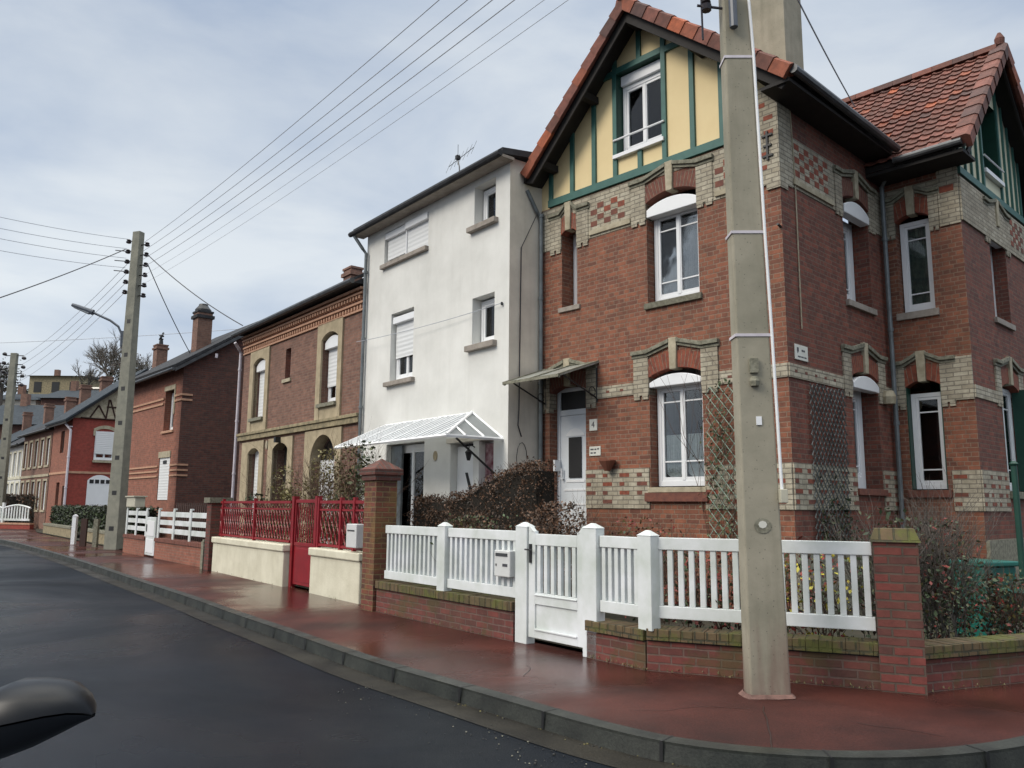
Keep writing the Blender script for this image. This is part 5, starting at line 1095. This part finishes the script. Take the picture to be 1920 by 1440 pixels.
m = MB(); m.lathe([(.035, 0), (.035, .32), (.045, .34)], (-.045, -.13, 5.62), 10); m.box(-.07, -.02, -.11, -.075, 5.65, 5.9); m.build('fuse_canister', LAMPM, pn)
m = MB()
for i in range(9): m.box(.10, .135, -.22+.0*i, -.155, 2.15+i*.05, 2.165+i*.05) if 0 else None
for i in range(2): m.tube([(-.11+.0*i, -.05, 5.85+.17*i), (-.34, -.05, 5.88+.17*i)], .012, 5); m.lathe([(.045, -.05), (.05, 0), (.03, .01), (.045, .03), (.03, .06)], (-.26, -.05, 5.88+.17*i), 8)
m.tube([(-.3, -.05, 5.55), (-.3, -.05, 6.6)], .01, 5); m.build('insulator_bracket', PORC, pn)
m = MB(); m.box(-.01, .035, -.102, -.094, 2.13, 2.2); m.build('number_tag', WHT, pn)
m = MB(); m.add([(.0+.07*cos(i*pi/6), -.1005, 1.32+.06*sin(i*pi/6)) for i in range(12)], [tuple(range(12))]); m.m = 1; m.add([(.0+.035*cos(i*pi/4), -.1025, 1.33+.03*sin(i*pi/4)) for i in range(8)], [tuple(range(8))]); m.build('torn_sticker', [LICH, PLATE], pn)
m = MB(); n = 20; pr = []
for ring, (e, z) in enumerate(((.0, .03), (.012, .022), (.035, .003))):
    for j in range(n):
        a = 2*pi*j/n; sx, sy = cos(a), sin(a); k = 1/max(abs(sx)/.175, abs(sy)/.11); q = k+e*(1+.5*noise.noise((sx*2, sy*2, ring))); pr.append((q*sx, q*sy, z))
m.add(pr, [(i*n+j, i*n+(j+1) % n, (i+1)*n+(j+1) % n, (i+1)*n+j) for i in range(2) for j in range(n)]); m.build('mortar_collar', PCOL, pn)
lp = pole(-12.93, 27.1, radians(-18), 10.75, .52, .30, .36, .24, 'concrete utility pole with street lamp arm halfway down the street', True, CONCF)
ins = []
m = MB()
for i in range(6):
    z = 10.45-i*.36
    for s in (-1, 1):
        zz = z-(.18 if s > 0 else 0); m.tube([(s*.14, 0, zz), (s*.38, 0, zz)], .02, 5); m.lathe([(.04, -.07), (.085, -.05), (.085, 0), (.05, .02), (.08, .05), (.04, .08)], (s*.40, 0, zz), 8)
m.build('insulators', PORC, lp)
m = MB()
for i in range(3): z = 10.1-i*.36; m.tube([(-.4, 0, z), (-.85, -.1, z+.05)], .018, 5)
m.build('spreader_rods', GUTT, lp)
m = MB(); m.tube([(-.24, -.12, 6.7), (-.25, -.15, 7.15), (-.36, -.2, 7.4), (-.62, -.3, 7.6), (-1.2, -.55, 7.88)], .04, 8); m.tube([(-.24, -.1, 6.75), (-.24, -.1, 7.25)], .07, 6); am = m.build('lamp_arm', LAMPM, lp)
m = MB(); L0 = Vector((-1.15, -.53, 7.86)); L1 = Vector((-1.72, -.78, 8.08)); D = (L1-L0).normalized()
m.tube([tuple(L0), tuple(L0+D*.15), tuple(L0+D*.5), tuple(L1), tuple(L1+D*.08)], .10, 10, r1=.06); o = m.build('lamp_head', LAMPM, am); o.scale = (1, 1, 1)
m = MB(); m.tube([tuple(L0+D*.12+Vector((0, 0, -.05))), tuple(L1+Vector((0, 0, -.04)))], .075, 10, r1=.05); m.build('lamp_lens', LAMPC, am)
fp = pole(-30.3, 48.9, radians(0), 10.5, .52, .36, .34, .26, 'far concrete utility pole at the left edge of the view', True, CONCF)
m = MB()
for i in range(4):
    z = 10.35-i*.55
    for s in (-1, 1): m.tube([(s*.2, 0, z), (s*.55, 0, z)], .03, 5); m.lathe([(.06, -.1), (.13, -.05), (.13, .03), (.06, .1)], (s*.6, 0, z+(.1 if s < 0 else -.15)), 7)
m.build('insulators', PORC, fp)
# wires
def wire(p, q, sag, r, label, mat=WIRE, group=None, n=28):
    p = Vector(p); q = Vector(q); m = MB(); pts = []
    for i in range(n+1): t = i/n; v = (q-p)*t; v.z -= sag*4*t*(1-t); pts.append(tuple(v))
    m.tube(pts, r, 5); o = m.build('overhead_wire', mat, loc=tuple(p)); return tag(o, label, 'wire', group)
gW = 'parallel wires between the near and middle utility poles'
for i, (ze, lab) in enumerate(((8.15, 'topmost'), (7.78, 'second from the top'), (7.5, 'third from the top'), (7.28, 'fourth from the top'), (7.0, 'fifth and faint'), (6.8, 'lowest and faint'))):
    wire((-12.65, 26.9, 10.3-.3*i), (1.65, 6.6, ze), .2, .0065 if i < 4 else .0035, '%s of the overhead wires crossing the sky towards the near pole' % lab, WIRE, gW)
for i, y in enumerate((372, 395, 415, 440)):
    wire((-13.3, 27.1, 10.5-.34*i), at(-150, y, 25), .1, .008, '%s of the four overhead wires leaving the middle pole to the left edge' % ('top', 'second', 'third', 'bottom')[i], WIRE, 'wires leaving the middle pole to the left')
wire((-13.3, 27.0, 10.1), at(-150, 607, 22), .1, .016, 'thick dark cable sloping down from the middle pole to the left edge', WIRED)
for i in range(4): wire((-13.25, 27.1, 9.6-.33*i), (-29.8, 48.8, 10.25-.5*i), .3, .009, '%s of the four wires running down to the far pole' % ('top', 'second', 'third', 'bottom')[i], WIRE, 'wires between the middle and far poles')
wire((-12.5, 27.0, 9.9), tuple(YH.w(-7.5, -.2, 6.9)), .15, .016, 'service wire dropping from the middle pole to the stone trimmed house', WIRED)
wire((-12.5, 27.0, 9.6), tuple(RH.w(-2.9, 1.2, 7.2)), .1, .016, 'service wire dropping from the middle pole to the gable end house', WIRED)
wire((-45, 44, 10.0), (-11.5, 34.5, 9.0), .4, .012, 'faint level wire crossing behind the middle pole', WIRE)
wire(tuple(WH.w(-5.4, -.25, 5.2)), tuple(WH.w(-.18, -.06, 5.13)), .05, .007, 'thin wire running across the white house facade', WIRE)
wire(at(1489, -14, 8.5), tuple(B.w(.5, 1.55, 7.72)), .03, .009, 'wire coming down from above to the eave of the corner house', WIRE)

# ================================================================== PLANTS
def zt(x):   # brown hedge of the corner garden: rises towards the wall
    t = max(0, min(1, (x+4.7)/3.0)); return 1.58+.45*(t*t*(3-2*t))
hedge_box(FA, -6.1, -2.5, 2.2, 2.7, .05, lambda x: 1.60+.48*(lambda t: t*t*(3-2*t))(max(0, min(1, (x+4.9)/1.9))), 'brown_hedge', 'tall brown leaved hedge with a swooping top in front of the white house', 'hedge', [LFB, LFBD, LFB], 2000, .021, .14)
def bush(fr, x, y, rx, ry, h, name, label, mats, n, ls, ntw=10, z0=.03, cat='shrub', twl=None, tw=BARK, core=False):
    o = thing(name, label, cat, fr, x, y, z0)
    cl = [(random.gauss(0, rx*.4), random.gauss(0, ry*.4), random.uniform(.2, .8)*h, random.uniform(.12, .28)) for _ in range(12)]
    def s():
        if random.random() < .55:
            c = random.choice(cl); return (c[0]+random.gauss(0, c[3]*.6), c[1]+random.gauss(0, c[3]*.6), max(.02, c[2]+random.gauss(0, c[3]*.6)))
        a = random.uniform(0, 2*pi); q = sqrt(random.random()); z = random.random(); k = sqrt(max(0, 1-(abs(z-.45)/.6)**2)); return (rx*q*k*cos(a), ry*q*k*sin(a), z*h)
    if n: leaf_cloud('foliage', mats, n, s, ls, o)
    m = MB()
    for _ in range(ntw): a = random.uniform(0, 2*pi); twigs(m, (random.gauss(0, rx*.25), random.gauss(0, ry*.25), 0), (.45*cos(a)*rx/h, .45*sin(a)*ry/h, 1), (twl or h)*random.uniform(.42, .66), .008, 2, .45, 4, .3)
    m.build('stems', tw, o)
    return o
bush(FA, -.95, 1.35, .62, .5, 1.5, 'brown_shrub', 'rounded brown twiggy shrub behind the garden gate', [LFB, LFBD, LFB], 6500, .024, 12)
bush(FA, -2.6, 1.1, .9, .4, 1.3, 'low_shrub', 'low dark shrub with green sprigs behind the left picket fence', [LFBD, LFB, LFG], 5200, .026, 10)
bush(FA, -1.95, .5, .35, .25, 1.28, 'sprouting_plant', 'small pale green sprouting plant above the left picket fence', [LFG, LFO], 380, .03, 6)
bush(B, -1.9, -1.1, .8, .4, 1.3, 'rose_bush', 'thorny brown rose bush below the ground floor window', [LFR, LFB, LFO], 900, .028, 14, twl=.9)
bush(B, -.95, -1.9, .7, .5, 1.2, 'rose_bush', 'red leaved rose bush left of the concrete pole', [LFR, LFBD, LFB, LFG], 800, .026, 16)
bush(FB, 1.45, .7, .55, .35, 1.05, 'flowering_shrub', 'low shrub with yellow blooms behind the pickets right of the concrete pole', [LFY, LFR, LFG, LFBD], 1100, .026, 10)
bush(FB, .5, .8, .5, .4, 1.0, 'flowering_shrub', 'low dark shrub with red leaves behind the pickets left of the concrete pole', [LFR, LFBD, LFG], 1200, .028, 10)
bush(FC_, .95, .75, .75, .5, 1.35, 'rose_thicket', 'tangled rose thicket with red leaves right of the brick pillar', [LFR, LFG, LFBD, LFV, LFG, LFO, LFV, LFBD], 3000, .022, 46, twl=1.5, tw=BARKG)
bush(FC_, .35, .6, .35, .35, 1.45, 'rose_thicket', 'upright bare rose stems just behind the brick pillar', [LFG, LFV], 420, .026, 12, tw=BARKG)
bush(FC_, 1.9, .8, .8, .5, .8, 'ground_shrub', 'low green and brown shrubs at the right edge of the side garden', [LFG, LFO, LFBD, LFV, LFR, LFG], 2200, .024, 20, twl=.9)
bush(CR, -2.45, .95, .6, .45, 2.55, 'climbing_shrub', 'tall brown twiggy climber below the left end of the white canopy', [LFO, LFB, LFO], 2300, .032, 20, twl=2.5)
bush(CR, -1.9, 1.0, .28, .3, 2.6, 'evergreen_climber', 'dark green evergreen climber rising just left of the capped pillar', [LFV, LF], 520, .05, 6)
bush(CR, -4.0, 1.1, .75, .4, 2.55, 'olive_shrub', 'tall sparse olive coloured shrub behind the red gate', [LFOY, LFO, LFOY], 2600, .032, 18, twl=2.5)
bush(CR, -6.2, 1.1, .7, .4, 2.3, 'olive_shrub', 'thin twiggy yellowish shrub at the left part of the red railing', [LFOY, LFO], 1500, .032, 16, twl=2.3)
bush(C2, -.0, 1.0, .6, .4, 1.7, 'dark_shrub', 'dark shrub behind the mossy pillar', [LF, LFD], 900, .06, 4)
# ground litter at wall feet
m = MB()
for _ in range(260):
    fr, x = random.choice(((FA, random.uniform(-3.2, -.1)), (FA, random.uniform(1.1, 1.9)), (FB, random.uniform(0, 2.3)), (CR, random.uniform(-7.4, 0)), (FC_, random.uniform(0, 2.5))))
    p = fr.w(x, -.03-abs(random.gauss(0, .012)), random.uniform(0, .03)); s = random.uniform(.006, .018); a = random.uniform(0, pi)
    m.add([tuple(p), tuple(p+Vector((s*cos(a), s*sin(a), s*1.5))), tuple(p+Vector((s*cos(a+1), s*sin(a+1), s*.5)))], [(0, 1, 2)])
o = m.build('wall_foot_weeds', LFO, recalc=False); o['kind'] = 'stuff'; o['label'] = 'small weeds and moss at the foot of the walls'; o['category'] = 'weeds'
# green post, bins in the side garden
o = thing('clothes_post', 'thin green metal post at the right edge in the side garden', 'post', FC_, 2.86, 1.2, 0); m = MB(); m.tube([(0, 0, 0), (0, 0, 1.95)], .032, 10); m.build('shaft', GRND, o); m = MB(); m.lathe([(.04, 0), (.05, .02), (.02, .05)], (0, 0, 1.95), 10); m.build('cap', GRND, o)
o = thing('garden_bin', 'teal plastic garden container beside the green post', 'bin', FC_, 2.3, .8, .35); m = MB(); m.lathe([(.13, 0), (.16, .05), (.18, .28), (.2, .3), (.19, .32)], (0, 0, 0), 14); m.build('body', BINP, o); m = MB(); m.tube([(.16*cos(a*.35), 0, .3+.12*sin(a*.35)) for a in range(10)], .01, 5); m.build('handle', BLACK, o)
o = thing('wheelie_bin', 'dark green bin standing behind the rose thicket', 'bin', FC_, 3.1, 1.9, -.18); m = MB(); m.hexa([(-.22, -.2, .0), (.22, -.2, 0), (.22, .2, 0), (-.22, .2, 0), (-.27, -.25, 1.0), (.27, -.25, 1.0), (.27, .25, 1.0), (-.27, .25, 1.0)]); m.build('body', BINP, o, bevel=.02); m = MB(); m.box(-.29, .29, -.28, .27, 1.001, 1.06); m.build('lid', BINP, o, bevel=.015)

# ================================================================== BACKGROUND HILL
m = MB(); nx, ny = 40, 30
def hz(x, y): 
    t = max(0, min(1, (y-85)/75)); side = max(0, min(1, (-28-x)/25)); return (22*(t*t*(3-2*t)))*side+1.5*noise.noise((x*.05, y*.05, 0))*t*side
vs = [(-190+200*i/nx, 80+180*j/ny, hz(-190+200*i/nx, 80+180*j/ny)-.3) for j in range(ny+1) for i in range(nx+1)]
m.add(vs, [(j*(nx+1)+i, j*(nx+1)+i+1, (j+1)*(nx+1)+i+1, (j+1)*(nx+1)+i) for j in range(ny) for i in range(nx)]); struct(m.build('hill', HILLM, smooth=True))
def hs_():
    x = random.uniform(-150, -35); y = random.uniform(92, 175); return (x, y, hz(x, y)+abs(random.gauss(0, 1.3)))
o = leaf_cloud('hillside_scrub', [LFD, LFO, LFBD, LFD], 9000, hs_, .55); o['kind'] = 'stuff'; o['label'] = 'dark scrub and bare trees covering the far hillside'; o['category'] = 'scrub'
def far_house(name, label, px, dist, w, d, h, ztop, wm, rm, ridge=1.6, wins=3, rot=0.):
    p = at(px, 900, dist); z0 = ztop-h; o = thing(name, label, 'house', None, p.x, p.y, z0, rot=rot)
    m = MB(); m.box(-w/2, w/2, 0, d, -8, h); m.build('wall', wm, o)
    m = MB(); m.prism([(-.4, h), (d/2, h+ridge), (d+.4, h)], -w/2-.3, w/2+.3, 'x'); rf = m.build('roof', rm, o)
    for i in range(wins): c = -w/2+w*(i+.5)/wins; m = MB(); m.box(c-.5, c+.5, -.05, .02, h-2.2, h-.8); m.build('window', BLACK, o)
    m = MB(); m.box(-w*.3-.3, -w*.3+.3, d/2-.3, d/2+.3, h+ridge*.3, h+ridge+1); m.build('chimney', BRY, rf)
far_house('hillside_house', 'long beige house with flat dark roof on top of the hill', 88, 125, 7.2, 8, 3.0, 18.5, STONEG, ROOFD, .5, 3)
far_house('hillside_house', 'slate roofed house on the hill behind the brick chimney', 118, 95, 6.0, 8, 4.5, 12.2, BRD, SLATE, 1.4, 2)
far_house('hillside_house', 'house with a pale roof on the hill above the half timbered house', 178, 100, 5.5, 8, 3.4, 14.0, STUCG, STUCG, .8, 2)
far_house('hillside_house', 'pale fronted house on the hill at the far left edge', 8, 100, 5, 8, 4, 12.2, STUCG, SLATE, 1.2, 2)
far_house('hillside_house', 'large dark slate house low on the hill near the far pole', 40, 82, 9, 8, 4.5, 8.2, BRD, SLATE, 2.2, 3)
far_house('hillside_house', 'slate clad house rising behind the half timbered house', 205, 75, 6.5, 7, 6, 8.6, SLATE, SLATE, 1.9, 1)
def bare_tree(px, py, dist, h, label, crown, n=0, mats=None, sp=.5, r=.22, name='bare_tree'):
    p = at(px, py, dist); o = thing(name, label, 'tree', None, p.x, p.y, p.z); m = MB(); m.tube([(0, 0, -3), (0, 0, h*.35)], r, 6, r1=r*.8); m.build('trunk', BARKG, o)
    m = MB()
    for _ in range(crown): a = random.uniform(0, 2*pi); twigs(m, (0, 0, h*random.uniform(.15, .35)), (cos(a)*.8, sin(a)*.8, .9), h*.55, r*.45, 3, sp, 4, .25)
    m.build('crown', BARKG, o)
    if n:
        leaf_cloud('foliage', mats, n, lambda: (random.gauss(0, h*.2), random.gauss(0, h*.2), h*.55+random.gauss(0, h*.2)), h*.035, o)
bare_tree(205, 728, 105, 4.6, 'grey bare tree on the hill left of the lamp pole', 9, 300, [BARKG], name='bare_tree')
bare_tree(232, 738, 95, 3.6, 'dark evergreen tree on the hill behind the lamp pole', 3, 1500, [LFD, LFBD], name='dark_tree')
bare_tree(255, 735, 110, 4.2, 'bare tree on the hill right of the lamp pole', 6, 200, [BARKG])
bare_tree(2, 740, 100, 3.4, 'dark leafless tree at the top left of the hill', 5, 1300, [LFBD, LFD, BARKG], name='dark_tree')
bare_tree(155, 745, 118, 3.5, 'small bare tree between the hillside houses', 4, 120, [LFD])

# ================================================================== CAR MIRROR
o = thing('wing_mirror', 'black car wing mirror at the bottom left corner of the view', 'car mirror', None, *at(30, 1346, .62)); o.scale = (.88, .88, .88)
def ell(mb, c, r, n=20, mm=14, cut=None):
    vs = []
    for i in range(mm+1):
        th = pi*i/mm
        for j in range(n):
            ph = 2*pi*j/n; sx, sy, sz = sin(th)*cos(ph), sin(th)*sin(ph), cos(th)
            e = .75; f = lambda v: (1 if v > 0 else -1)*abs(v)**e
            vs.append((c[0]+r[0]*f(sx), c[1]+r[1]*f(sy), c[2]+r[2]*f(sz)))
    mb.add(vs, [(i*n+j, i*n+(j+1) % n, (i+1)*n+(j+1) % n, (i+1)*n+j) for i in range(mm) for j in range(n)])
# housing, its top outline rounded and its foot tapering back to the door
prof = [(-.055, -.004, -.030), (-.035, .006, -.031), (-.015, .020, -.029), (.000, .026, -.024), (.018, .0265, -.017), (.034, .024, -.009), (.045, .018, -.003), (.0525, .010, .0005), (.055, .003, .002)]
m = MB(); sec = []; n = 14
for x, zt_, zb in prof:
    cz = (zt_+zb)/2; hh = max((zt_-zb)/2, .0006); dd = .035*min(1, hh/.02)+.002
    sec.append([(x, dd*cos(2*pi*j/n)*.9, cz+hh*(1 if sin(2*pi*j/n) > 0 else -1)*abs(sin(2*pi*j/n))**.8) for j in range(n)])
for k in (0, 1):   # painted cap above, textured plastic below, a seam between them
    m = MB(); rr = range(0, n//2+1) if k == 0 else range(n//2, n+1); q = len(rr)
    vs = [((s_[j % n][0], s_[j % n][1]*(1 if k == 0 else .96), s_[j % n][2]+(.0005 if k == 0 else -.0009))) for s_ in sec for j in rr]
    m.add(vs, [(i*q+j, i*q+j+1, (i+1)*q+j+1, (i+1)*q+j) for i in range(len(sec)-1) for j in range(q-1)]); m.build('housing_cap' if k == 0 else 'housing_base', CARG if k == 0 else CARB, o, smooth=True)
m = MB(); m.tube([(-.062, -.02, -.02), (-.066, -.02, -.12), (-.067, -.02, -.3)], .004, 8); m.build('door_edge', CARB, o)
m = MB(); m.tube([(-.03, -.034, .022), (-.0325, -.036, .012), (-.034, -.036, -.004)], .0028, 8, r1=.004); m.build('indicator_strip', BLACK, o, smooth=True)
m = MB(); m.hexa([(-.10, -.02, -.042), (-.045, -.02, -.034), (-.045, .02, -.034), (-.10, .02, -.042), (-.10, -.02, .0), (-.045, -.02, .0), (-.045, .02, .0), (-.10, .02, .0)]); m.build('mounting_arm', CARB, o, bevel=.006)

GR = {'garden_wall': 'low garden walls along the pavement', 'picket_fence': 'white picket fences round the corner garden', 'terraced_house': 'terraced houses far down the street', 'hillside_house': 'small houses on the far hill',
      'utility_pole': 'concrete utility poles', 'rendered_wall': 'cream rendered low walls', 'iron_railing': 'red wrought iron railings', 'rail_fence': 'white three rail fences', 'mailbox': 'letterboxes on the fences', 'gate_post': 'posts by the clipped hedge',
      'garden_trellis': 'trellises on the corner house', 'bare_tree': 'bare trees on the far hill', 'dark_tree': 'dark trees on the far hill', 'rose_bush': 'rose bushes in front of the corner house', 'flowering_shrub': 'shrubs behind the right picket fence', 'olive_shrub': 'shrubs behind the red railing'}
for o in bpy.data.objects:
    b = o.name.split('.')[0]
    if o.parent is None and b in GR and o.get('category'): o['group'] = GR[b]
